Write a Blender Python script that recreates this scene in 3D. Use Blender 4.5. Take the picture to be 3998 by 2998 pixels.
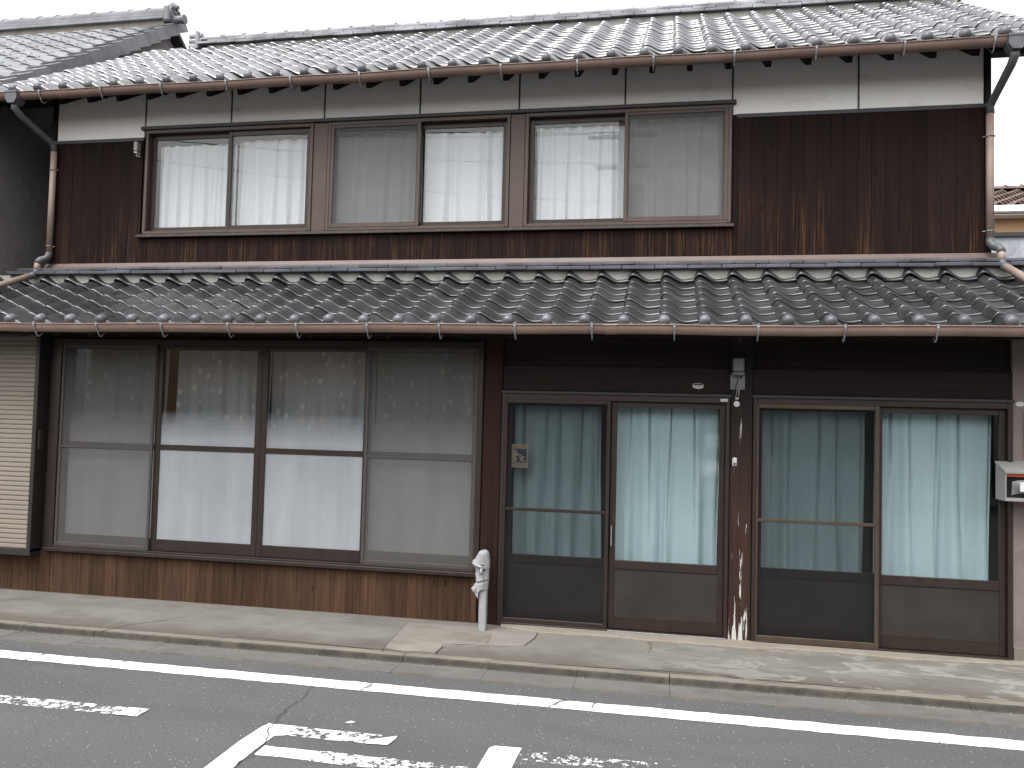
import bpy, math, random
from mathutils import Matrix, Vector, Euler
random.seed(7)
for o in list(bpy.data.objects): bpy.data.objects.remove(o, do_unlink=True)
scene = bpy.context.scene
COL = scene.collection
R = math.radians
# ------------------------------------------------------------------ camera
cam = bpy.data.cameras.new('camera'); camo = bpy.data.objects.new('camera', cam); COL.objects.link(camo)
cam.sensor_fit = 'HORIZONTAL'; cam.sensor_width = 36.0; cam.lens = 36.0*3198/3998
cam.clip_start = 0.05; cam.clip_end = 3000
yaw, pit, rol = R(-10.698), R(2.543), R(1.458)
fwd = Vector((math.sin(yaw)*math.cos(pit), math.cos(yaw)*math.cos(pit), math.sin(pit)))
rgt = Vector((math.cos(yaw), -math.sin(yaw), 0)); upv = rgt.cross(fwd)
r2 = math.cos(rol)*rgt + math.sin(rol)*upv; u2 = -math.sin(rol)*rgt + math.cos(rol)*upv
m3 = Matrix((r2, u2, -fwd)).transposed()
CAM = Vector((6.1247, -7.5125, 1.607))
camo.matrix_world = Matrix.Translation(CAM) @ m3.to_4x4()
scene.camera = camo
# ------------------------------------------------------------------ sky and sun (overcast)
SUN_EL, SUN_ROT = 62.0, 205.0
world = bpy.data.worlds.new('World'); scene.world = world; world.use_nodes = True
wn, wl = world.node_tree.nodes, world.node_tree.links
wn.clear()
sky = wn.new('ShaderNodeTexSky'); sky.sky_type = 'NISHITA'; sky.sun_disc = False
sky.sun_elevation = R(SUN_EL); sky.sun_rotation = R(SUN_ROT); sky.dust_density = 4.0; sky.air_density = 1.0; sky.ozone_density = 1.0
hs = wn.new('ShaderNodeHueSaturation'); hs.inputs['Saturation'].default_value = 0.06
bg = wn.new('ShaderNodeBackground'); bg.inputs['Strength'].default_value = 0.14
wo = wn.new('ShaderNodeOutputWorld')
wl.new(sky.outputs[0], hs.inputs['Color']); wl.new(hs.outputs[0], bg.inputs['Color']); wl.new(bg.outputs[0], wo.inputs['Surface'])
sun = bpy.data.lights.new('sun', 'SUN'); sun.energy = 0.5; sun.angle = R(40); sun.color = (1.0, 0.985, 0.965)
suno = bpy.data.objects.new('sun', sun); COL.objects.link(suno)
sa = R(SUN_ROT); sd = Vector((math.sin(sa)*math.cos(R(SUN_EL)), math.cos(sa)*math.cos(R(SUN_EL)), math.sin(R(SUN_EL))))
suno.rotation_euler = (-sd).to_track_quat('-Z', 'Y').to_euler(); suno.location = (0, -10, 20)
vs = scene.view_settings; vs.view_transform = 'Standard'; vs.look = 'None'; vs.exposure = 1.5; vs.gamma = 1.0
vs.use_curve_mapping = False
scene.render.engine = 'CYCLES'; scene.cycles.use_denoising = True
scene.cycles.max_bounces = 8; scene.cycles.transparent_max_bounces = 16
scene.cycles.caustics_reflective = False; scene.cycles.caustics_refractive = False

# ------------------------------------------------------------------ material helpers
class NT:
    def __init__(s, name):
        s.m = bpy.data.materials.new(name); s.m.use_nodes = True
        s.n = s.m.node_tree.nodes; s.l = s.m.node_tree.links; s.n.clear()
        s.out = s.n.new('ShaderNodeOutputMaterial')
    def node(s, t, **kw):
        n = s.n.new('ShaderNode'+t)
        for k, v in kw.items(): setattr(n, k, v)
        return n
    def put(s, sock, v):
        if hasattr(v, 'is_linked') or hasattr(v, 'links'): s.l.new(v, sock)
        elif isinstance(v, (tuple, list)) and len(v) == 3 and sock.type == 'RGBA': sock.default_value = (*v, 1)
        else: sock.default_value = v
    def pos(s): return s.node('NewGeometry').outputs['Position']
    def vmul(s, v, sc):
        n = s.node('Mapping'); s.put(n.inputs['Vector'], v); n.inputs['Scale'].default_value = sc; return n.outputs[0]
    def vmap(s, v, sc=(1,1,1), rot=(0,0,0), loc=(0,0,0)):
        n = s.node('Mapping'); s.put(n.inputs['Vector'], v); n.inputs['Scale'].default_value = sc
        n.inputs['Rotation'].default_value = rot; n.inputs['Location'].default_value = loc; return n.outputs[0]
    def noise(s, v, scale, detail=4, rough=.55, dist=0, w=None):
        n = s.node('TexNoise')
        if w is not None: n.noise_dimensions = '4D'; s.put(n.inputs['W'], w)
        s.put(n.inputs['Vector'], v); n.inputs['Scale'].default_value = scale; n.inputs['Detail'].default_value = detail
        n.inputs['Roughness'].default_value = rough; n.inputs['Distortion'].default_value = dist
        return n.outputs['Fac']
    def voro(s, v, scale, feature='F1', rnd=1.0, out='Distance'):
        n = s.node('TexVoronoi'); n.feature = feature; s.put(n.inputs['Vector'], v); n.inputs['Scale'].default_value = scale
        n.inputs['Randomness'].default_value = rnd; return n.outputs[out]
    def ramp(s, f, *stops, interp='LINEAR'):
        n = s.node('ValToRGB'); s.put(n.inputs[0], f); e = n.color_ramp.elements; n.color_ramp.interpolation = interp
        while len(e) < len(stops): e.new(.5)
        for i, (p, c) in enumerate(stops):
            e[i].position = p; e[i].color = (*c, 1) if isinstance(c, (tuple, list)) else (c, c, c, 1)
        return n.outputs[0]
    def mix(s, f, a, b, mode='MIX'):
        n = s.node('Mix'); n.data_type = 'RGBA'; n.blend_type = mode
        s.put(n.inputs[0], f); s.put(n.inputs[6], a); s.put(n.inputs[7], b); return n.outputs[2]
    def math(s, op, a, b=0.0, c=None, clamp=False):
        n = s.node('Math', operation=op); n.use_clamp = clamp; s.put(n.inputs[0], a); s.put(n.inputs[1], b)
        if c is not None: s.put(n.inputs[2], c)
        return n.outputs[0]
    def maprange(s, v, a, b, c=0.0, d=1.0):
        n = s.node('MapRange'); s.put(n.inputs[0], v)
        for i, x in enumerate((a, b, c, d)): n.inputs[1+i].default_value = x
        return n.outputs[0]
    def sep(s, v):
        n = s.node('SeparateXYZ'); s.put(n.inputs[0], v); return n.outputs
    def rnd(s): return s.node('ObjectInfo').outputs['Random']
    def bump(s, h, strength=.3, dist=.01):
        n = s.node('Bump'); s.put(n.inputs['Height'], h); n.inputs['Strength'].default_value = strength; n.inputs['Distance'].default_value = dist
        return n.outputs[0]
    def pbr(s, col, rough=.6, metal=0, normal=None, spec=.5, **kw):
        n = s.node('BsdfPrincipled'); s.put(n.inputs['Base Color'], col); s.put(n.inputs['Roughness'], rough)
        n.inputs['Metallic'].default_value = metal; n.inputs['Specular IOR Level'].default_value = spec
        if normal is not None: s.l.new(normal, n.inputs['Normal'])
        for k, v in kw.items(): s.put(n.inputs[k], v)
        return n.outputs[0]
    def mixsh(s, f, a, b):
        n = s.node('MixShader'); s.put(n.inputs[0], f); s.l.new(a, n.inputs[1]); s.l.new(b, n.inputs[2]); return n.outputs[0]
    def done(s, sh): s.l.new(sh, s.out.inputs['Surface']); return s.m

def painted(name, col, rough=.5, var=.15, metal=0, scale=14, dirt=0.0, spec=.5, bump=.05):
    t = NT(name); p = t.pos()
    n = t.noise(p, scale, 5); n2 = t.noise(p, 2.3, 3)
    a = tuple(c*(1-var) for c in col); b = tuple(min(1, c*(1+var)) for c in col)
    c = t.mix(t.maprange(n, .3, .7), a, b)
    if dirt: c = t.mix(t.math('MULTIPLY', t.maprange(n2, .45, .75), dirt), c, tuple(x*.35 for x in col))
    return t.done(t.pbr(c, t.maprange(n, .2, .8, rough-.08, rough+.08), metal, t.bump(t.noise(p, 120, 2), bump, .002), spec))

def m_plank(name, dark, mid, worn, wearlo, wearhi, wear=1.0):
    t = NT(name); p = t.pos(); r = t.rnd()
    pv = t.vmap(p, (34, 34, 1.5)); g = t.noise(pv, 1.0, 6, .6, .6, t.math('MULTIPLY', r, 40.))
    g2 = t.noise(t.vmap(p, (95, 95, 2.2)), 1.0, 4, .6, .3, t.math('MULTIPLY', r, 17.))
    base = t.mix(t.maprange(g, .3, .72), dark, mid)
    tone = t.maprange(r, 0, 1, .8, 1.25)
    base = t.mix(1.0, base, tone, 'MULTIPLY')
    z = t.sep(p)[2]
    zone = t.maprange(z, wearhi, wearlo)
    big = t.maprange(t.noise(t.vmap(p, (5.5, 5.5, .9)), 1.0, 3, .5, 0, t.math('MULTIPLY', r, 9.)), .40, .62)
    st = t.maprange(g2, .50, .68)
    f = t.math('MULTIPLY', t.math('MULTIPLY', zone, big), t.math('MULTIPLY', st, wear), clamp=True)
    c = t.mix(f, base, worn)
    kn = t.voro(t.vmap(p, (9, 9, 2.6)), 1.0); c = t.mix(t.maprange(kn, .10, .03), c, tuple(x*.4 for x in dark))
    h = t.math('ADD', g, t.math('MULTIPLY', g2, .6))
    return t.done(t.pbr(c, t.maprange(g, .3, .7, .6, .85), 0, t.bump(h, .35, .004), .10))

def m_beam(name, col, axis='x', var=.5, spec=.12):
    t = NT(name); p = t.pos(); r = t.rnd()
    sc = (1.2, 40, 40) if axis == 'x' else (40, 40, 1.2)
    g = t.noise(t.vmap(p, sc), 1.0, 6, .6, .4, t.math('MULTIPLY', r, 20.))
    c = t.mix(t.maprange(g, .3, .7), tuple(x*(1-var) for x in col), tuple(x*(1+var) for x in col))
    return t.done(t.pbr(c, t.maprange(g, .3, .7, .5, .75), 0, t.bump(g, .3, .003), spec))

def m_post():
    t = NT('weathered_post'); p = t.pos(); s = t.sep(p)
    g = t.noise(t.vmap(p, (60, 60, 1.6)), 1.0, 6, .62, .6)
    c = t.mix(t.maprange(g, .3, .7), (.012, .0065, .005), (.050, .022, .012))
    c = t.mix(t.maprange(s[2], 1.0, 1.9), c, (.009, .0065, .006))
    fl = t.noise(t.vmap(p, (26, 26, 1.9)), 1.0, 4, .65, .5)
    zz = t.maprange(s[2], .55, .0, .0, .14)
    bx = t.maprange(t.math('ABSOLUTE', t.math('SUBTRACT', s[0], 6.668)), .0, .09, .09, -.02)
    fl = t.math('ADD', t.math('ADD', fl, zz), bx)
    f = t.maprange(fl, .67, .69)
    c = t.mix(f, c, (.50, .48, .45))
    return t.done(t.pbr(c, .72, 0, t.bump(t.math('ADD', g, f), .5, .004), .3))

def m_plaster():
    t = NT('white_plaster'); p = t.pos()
    n = t.noise(p, 1.6, 5, .6, .6); n2 = t.noise(t.vmap(p, (2.2, 2.2, 5)), 1.3, 4)
    c = t.mix(t.maprange(n, .35, .75), (.86, .84, .81), (.81, .785, .745))
    c = t.mix(t.math('MULTIPLY', t.maprange(n2, .58, .8), .55), c, (.42, .36, .29))
    return t.done(t.pbr(c, .85, 0, t.bump(t.noise(p, 60, 4), .15, .003), .25))

def m_tile(name, col, rough=.40, var=.25, metal=0.0):
    t = NT(name); p = t.pos(); r = t.rnd()
    n = t.noise(p, 9, 5, .6); f = t.noise(p, 150, 3, .6)
    tone = t.maprange(t.noise(t.vmap(p, (3.5, 4.9, 4.9)), 1.0, 0), .3, .7, 1-var, 1+var)
    tone = t.math('MULTIPLY', tone, t.maprange(r, 0, 1, .85, 1.18))
    c = t.mix(1.0, t.mix(t.maprange(n, .3, .7), tuple(x*.85 for x in col), tuple(x*1.15 for x in col)), tone, 'MULTIPLY')
    rr = t.maprange(n, .3, .7, rough-.05, rough+.09)
    return t.done(t.pbr(c, rr, metal, t.bump(t.noise(p, 26, 2), .05, .004), .5))

def m_concrete(name, a, b, stain, scale=1.0, sp=0.0):
    t = NT(name); p = t.pos()
    n = t.noise(p, 1.5*scale, 6, .6, .8); n2 = t.noise(t.vmap(p, (1, 2.2, 1)), 3.1*scale, 6, .65, .5); n3 = t.noise(p, 90, 3)
    c = t.mix(t.maprange(n, .35, .68), a, b)
    c = t.mix(t.math('MULTIPLY', t.maprange(n2, .5, .72), .8), c, stain)
    c = t.mix(t.maprange(n3, .25, .75), t.mix(1.0, c, (.82, .82, .82), 'MULTIPLY'), c)
    if sp: c = t.mix(t.maprange(t.noise(t.vmap(p, (.7, 3, 3)), 2.0, 5, .6, 1.2), .60, .66), c, (.47, .445, .41))
    return t.done(t.pbr(c, .85, 0, t.bump(t.math('ADD', n3, t.math('MULTIPLY', n2, 2.)), .35, .004), .3))

def m_pavement():
    t = NT('pavement_concrete'); p = t.pos(); s = t.sep(p)
    n = t.noise(p, 1.5, 6, .6, .9); n2 = t.noise(t.vmap(p, (1, 2.2, 1)), 3.1, 6, .65, .6); n3 = t.noise(p, 90, 3); n4 = t.noise(p, 14, 4)
    c = t.mix(t.maprange(n, .35, .68), (.150, .141, .123), (.197, .186, .164))
    c = t.mix(t.math('MULTIPLY', t.maprange(n2, .5, .72), .75), c, (.112, .104, .089))
    # damp dirt that collects along the kerb
    k = t.math('ADD', s[1], t.math('MULTIPLY', t.noise(p, 2.6, 5, .6, .5), .42))
    c = t.mix(t.math('MULTIPLY', t.maprange(k, -1.36, -1.56), .75), c, (.095, .083, .070))
    # bleached patches on the right part
    pt = t.noise(t.vmap(p, (1.0, 2.2, 2)), 2.3, 8, .68, .8)
    c = t.mix(t.math('MULTIPLY', t.math('MULTIPLY', t.maprange(pt, .52, .57), t.maprange(s[0], 5.5, 7.2)), .55), c, (.33, .32, .30))
    c = t.mix(t.maprange(n3, .25, .75), t.mix(1.0, c, (.84, .84, .84), 'MULTIPLY'), c)
    h = t.math('ADD', t.math('ADD', n3, t.math('MULTIPLY', n2, 2.)), t.math('MULTIPLY', n4, 1.))
    return t.done(t.pbr(c, .86, 0, t.bump(h, .4, .005), .3))

def m_asphalt():
    t = NT('asphalt'); p = t.pos()
    v = t.voro(p, 95, out='Color'); s = t.sep(v)
    n = t.noise(t.vmap(p, (.5, 1.6, 1)), 1.1, 6, .6, .7); f = t.noise(p, 60, 4, .7)
    c = t.mix(t.maprange(f, .3, .72), (.074, .074, .076), (.128, .127, .126))
    c = t.mix(t.maprange(n, .35, .7), c, t.mix(1.0, c, (.80, .80, .81), 'MULTIPLY'))
    d = t.voro(p, 95)
    sp = t.math('MULTIPLY', t.maprange(s[0], .978, .985), t.maprange(d, .42, .28))
    c = t.mix(t.math('MULTIPLY', sp, .75), c, (.50, .49, .47))
    d2 = t.voro(p, 160)
    return t.done(t.pbr(c, .82, 0, t.bump(t.math('ADD', t.math('MULTIPLY', d2, 1.0), f), .55, .006), .3))

def m_paint(name, wear, edge=.0):
    t = NT(name); p = t.pos()
    n = t.noise(p, 24, 6, .72, .3); n2 = t.noise(p, 3.0, 3, .5); 
    f = t.math('ADD', t.math('MULTIPLY', n, .75), t.math('MULTIPLY', n2, .25))
    alpha = t.maprange(f, wear, wear+.03)
    pd = t.node('VectorMath', operation='ADD'); nz_ = t.node('TexNoise'); t.l.new(p, nz_.inputs['Vector']); nz_.inputs['Scale'].default_value = 9; vsc = t.node('VectorMath', operation='SCALE'); t.l.new(nz_.outputs['Color'], vsc.inputs[0]); vsc.inputs['Scale'].default_value = .09; t.l.new(p, pd.inputs[0]); t.l.new(vsc.outputs[0], pd.inputs[1])
    cr = t.voro(t.vmap(pd.outputs[0], (4.6, .55, 1)), 1.0, 'DISTANCE_TO_EDGE'); cr = t.math('ADD', cr, t.maprange(t.noise(p, 1.9, 2), .46, .70, .0, .05))
    alpha = t.math('MULTIPLY', alpha, t.maprange(t.math('ADD', cr, t.math('MULTIPLY', t.noise(p, 30, 3), 0.03)), .020, .034))
    c = t.mix(t.maprange(n, .3, .7), (.74, .74, .73), (.82, .82, .81))
    sh = t.pbr(c, .6, 0, t.bump(t.noise(p, 70, 4), .3, .004))
    return t.done(t.mixsh(alpha, t.node('BsdfTransparent').outputs[0], sh))

def fres(t, ior=1.5):
    g = t.node('NewGeometry').outputs['Backfacing']
    i = t.math('ADD', ior, t.math('MULTIPLY', g, 1/ior-ior))
    n = t.node('Fresnel'); t.l.new(i, n.inputs['IOR']); return n.outputs[0]
def m_glass(name='window_glass', tint=(.985, .992, .99), frost=None, gain=1.0):
    t = NT(name); p = t.pos()
    tr = t.node('BsdfTransparent'); tr.inputs[0].default_value = (*tint, 1)
    gl = t.node('BsdfGlossy'); gl.inputs['Roughness'].default_value = .0
    nb = t.bump(t.noise(t.vmap(p, (1.3, 1, .8)), 1.6, 2), .02, .02); t.l.new(nb, gl.inputs['Normal'])
    body = tr.outputs[0]
    if frost is not None:
        z = t.sep(p)[2]
        a = t.maprange(z, frost[0], frost[1], 1.0, 0.0) if frost[0] != frost[1] else 1.0
        fn = t.noise(t.vmap(p, (5.5, 5.5, .7)), 1.0, 4, .6); fc = t.mix(t.maprange(fn, .3, .7), (.57, .60, .635), (.70, .73, .765))
        fc = t.mix(t.math('MULTIPLY', t.maprange(t.noise(p, 7, 5, .65), .5, .75), .20), fc, (.44, .455, .47))
        df = t.node('BsdfDiffuse'); t.l.new(fc, df.inputs[0])
        tl = t.node('BsdfTranslucent'); t.l.new(fc, tl.inputs[0])
        fr = t.mixsh(.45, df.outputs[0], tl.outputs[0])
        fr = t.mixsh(.30, fr, tr.outputs[0])
        body = t.mixsh(a, body, fr)
    f = t.math('MULTIPLY', fres(t), gain)
    return t.done(t.mixsh(f, body, gl.outputs[0]))
def m_screen(name, col, open_=.5):
    t = NT(name); p = t.pos()
    tr = t.node('BsdfTransparent'); d = t.node('BsdfDiffuse'); d.inputs[0].default_value = (*col, 1)
    n = t.noise(p, 3, 3); f = t.maprange(n, .3, .7, 1-open_-.03, 1-open_+.03)
    return t.done(t.mixsh(f, tr.outputs[0], d.outputs[0]))
def m_cloth(name, col, trans=.35, weave=0.0, open_=0.0, leaf=False):
    t = NT(name); p = t.pos()
    n = t.noise(p, 30, 3)
    c = t.mix(t.maprange(n, .3, .7), tuple(x*.94 for x in col), col)
    if weave:
        s = t.sep(p); w = t.math('SINE', t.math('MULTIPLY', s[0], 2*math.pi/.0125))
        c = t.mix(t.maprange(w, -.2, .9, 0, weave), c, tuple(min(1, x*1.35) for x in col))
    d = t.node('BsdfDiffuse'); t.l.new(c, d.inputs[0]); tl = t.node('BsdfTranslucent'); t.l.new(c, tl.inputs[0])
    sh = t.mixsh(trans, d.outputs[0], tl.outputs[0])
    if open_:
        a = open_
        if leaf:
            q = t.vmap(p, (15.0, 0, 8.2), (0, R(28), 0)); v = t.voro(q, 1.0, rnd=.55)
            lf = t.maprange(v, .27, .20); bands = t.math('SINE', t.math('MULTIPLY', t.sep(p)[2], 2*math.pi/.012))
            a = t.math('SUBTRACT', t.maprange(bands, -1, 1, open_-.06, open_+.06), t.math('MULTIPLY', lf, open_*.55), clamp=True)
        sh = t.mixsh(a, sh, t.node('BsdfTransparent').outputs[0])
    return t.done(sh)

M = {}
M['plank_up'] = m_plank('charred_siding', (.0056, .0030, .0027), (.0215, .0112, .0092), (.17, .085, .038), 3.08, 3.85, .75)
M['plank_lo'] = m_plank('brown_siding', (.028, .0152, .0102), (.090, .0495, .030), (.15, .088, .056), -.05, .2, .5)
M['beam'] = m_beam('dark_beam', (.018, .0135, .012), 'x')
M['beamv'] = m_beam('dark_stud', (.013, .0095, .0085), 'z')
M['redpost'] = m_beam('red_brown_post', (.024, .0115, .0085), 'z')
M['post'] = m_post()
M['soffit'] = m_beam('sooty_boards', (.022, .019, .018), 'x', .3)
M['trim'] = painted('slate_trim', (.022, .022, .026), .5, .2)
M['plaster'] = m_plaster()
M['tile'] = m_tile('smoked_roof_tile', (.078, .079, .083), .29, .20, .66)  # darker copy; the wall's dark reflection is put into its tone
M['tile_u'] = m_tile('smoked_tile_sky_sheen', (.27, .272, .28), .25, .16, .85)  # same smoked tile, lightened so the sky's sheen is in the colour
M['ball'] = m_tile('smoked_ball_tile', (.12, .124, .135), .48, .12, .4)
M['tile_n'] = m_tile('silver_roof_tile', (.185, .19, .205), .52, .15)
M['tile_b'] = m_tile('brown_roof_tile', (.13, .085, .07), .35, .2)
M['tile_br'] = m_tile('red_brown_ridge', (.11, .062, .058), .5, .2)
M['noshi'] = m_tile('ridge_tile_grey', (.20, .205, .22), .45, .35)
M['noshi2'] = m_tile('wall_ridge_tile', (.062, .066, .078), .5, .3)
M['mortar'] = m_concrete('lime_mortar', (.42, .41, .38), (.5, .49, .46), (.28, .26, .22), 2)
M['mortar_y'] = m_concrete('yellowed_mortar', (.30, .275, .225), (.36, .335, .285), (.22, .20, .16), 2)
M['deck'] = painted('roof_underlay', (.02, .018, .017), .9)
M['gut'] = painted('gutter_brown', (.265, .178, .142), .48, .13, dirt=.35, scale=7)
M['gut_u'] = painted('gutter_dark_brown', (.20, .132, .106), .48, .13, dirt=.35, scale=7)
M['gal'] = painted('galvanised_strap', (.26, .265, .27), .5, .25, metal=.5)
M['pipe'] = painted('faded_tan_pipe', (.285, .215, .18), .5, .1, dirt=.25)
M['pvc'] = painted('dark_grey_pvc', (.085, .088, .095), .45, .15, dirt=.3)
M['flash'] = painted('pink_brown_flashing', (.115, .076, .064), .45, .12, dirt=.3)
M['alu'] = painted('brown_aluminium', (.030, .0205, .0165), .42, .12, metal=.25)
M['alu_l'] = painted('faded_brown_aluminium', (.075, .050, .038), .5, .16, metal=.1, dirt=.3)
M['alu_s'] = painted('dusty_screen_frame', (.062, .053, .052), .55, .12, metal=.1, dirt=.2)
M['alu_b'] = painted('bronze_aluminium', (.082, .060, .040), .42, .12, metal=.35)
M['doorpan'] = painted('brown_door_panel', (.027, .021, .0175), .5, .14, scale=6, dirt=.45)
M['sillm'] = painted('grey_brown_sill', (.052, .040, .034), .45, .12, metal=.2, dirt=.2)
M['glass'] = m_glass()
M['glass_low'] = m_glass('frosted_strip_glass', frost=(1.36, 1.62))
M['glass_fr'] = m_glass('frosted_glass', frost=(0, 0))
M['scr'] = m_screen('grey_insect_mesh', (.135, .135, .13), .46)
M['scr_d'] = m_screen('dark_insect_mesh', (.022, .023, .025), .56)
M['scr_lo'] = m_screen('dusty_insect_mesh', (.14, .137, .13), .48)
M['cur_w'] = m_cloth('white_curtain', (.82, .84, .87), .30)
M['lace'] = m_cloth('leaf_lace', (.62, .63, .65), .3, open_=.50, leaf=True)
M['cur_t'] = m_cloth('teal_curtain', (.45, .595, .63), .25, weave=.35)
M['room'] = painted('dim_room_wall', (.05, .047, .042), .9)
M['shut'] = painted('beige_shutter', (.215, .182, .145), .5, .05, scale=3, dirt=.15)
M['shutf'] = painted('shutter_case_frame', (.028, .022, .02), .45, .1, metal=.2)
M['pave'] = m_pavement()
M['thresh'] = m_concrete('cream_mortar_strip', (.245, .216, .177), (.275, .25, .21), (.195, .17, .135), 2)
M['kerb'] = m_concrete('kerb_concrete', (.175, .155, .128), (.22, .198, .166), (.112, .10, .084), 1.6)
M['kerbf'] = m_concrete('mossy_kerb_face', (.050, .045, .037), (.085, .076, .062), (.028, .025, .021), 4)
M['pan'] = m_concrete('gutter_pan_concrete', (.125, .120, .112), (.155, .149, .139), (.088, .083, .076), 1.6)
M['asph'] = m_asphalt()
M['line'] = m_paint('lane_paint', .30)
M['worn'] = m_paint('worn_paint', .485)
M['worn2'] = m_paint('very_worn_paint', .535)
M['solid'] = m_paint('thick_paint', .36)
M['crack'] = painted('crack_shadow', (.03, .028, .026), .9)
M['corr'] = painted('brown_black_sheet', (.27, .24, .242), .5, .12, dirt=.2)
M['gable'] = painted('dark_grey_sheet', (.060, .060, .066), .6, .08)
M['pink'] = m_concrete('pink_grey_render', (.20, .16, .15), (.235, .19, .175), (.165, .13, .12), 1.2)
M['tan'] = painted('tan_render', (.52, .34, .18), .8, .06)
M['white'] = painted('white_paint', (.78, .78, .77), .4, .04)
M['greyw'] = m_concrete('grey_render', (.36, .39, .42), (.46, .49, .52), (.26, .28, .30), 1.4)
M['mail'] = painted('cream_steel', (.27, .265, .255), .4, .05, dirt=.15)
M['red'] = painted('red_stripe', (.36, .055, .022), .45, .08)
M['black'] = painted('black_plastic', (.018, .018, .02), .4, .1)
M['paper'] = painted('newsprint', (.66, .66, .65), .8, .06)
M['towel'] = painted('grey_towel', (.30, .305, .315), .95, .12, scale=25, bump=.5)
M['stand'] = painted('standpipe_grey', (.29, .305, .305), .6, .1, dirt=.25)
M['greyp'] = painted('grey_plastic', (.17, .173, .177), .5, .06)
M['wplas'] = painted('white_plastic', (.58, .57, .55), .4, .04)
M['cream'] = painted('cream_print', (.33, .28, .18), .6, .05)
M['navy'] = painted('navy_print', (.030, .036, .105), .6, .05)
M['ink'] = painted('dark_ink', (.04, .035, .03), .7, .05)
M['inkred'] = painted('red_ink', (.30, .08, .06), .7, .05)
M['inkgrey'] = painted('grey_ink', (.24, .22, .18), .7, .05)
M['orange'] = painted('orange_print', (.55, .33, .10), .6, .05)
M['rubber'] = painted('tyre_rubber', (.02, .02, .02), .8, .1)
M['carp'] = painted('pearl_car_paint', (.55, .55, .55), .2, .03)
M['chrome'] = painted('chrome', (.75, .75, .76), .12, .02, metal=1.0)
M['bark'] = painted('concrete_pole', (.33, .32, .31), .8, .1)
M['leafd'] = painted('dark_canopy', (.03, .025, .024), .7, .2)

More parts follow.
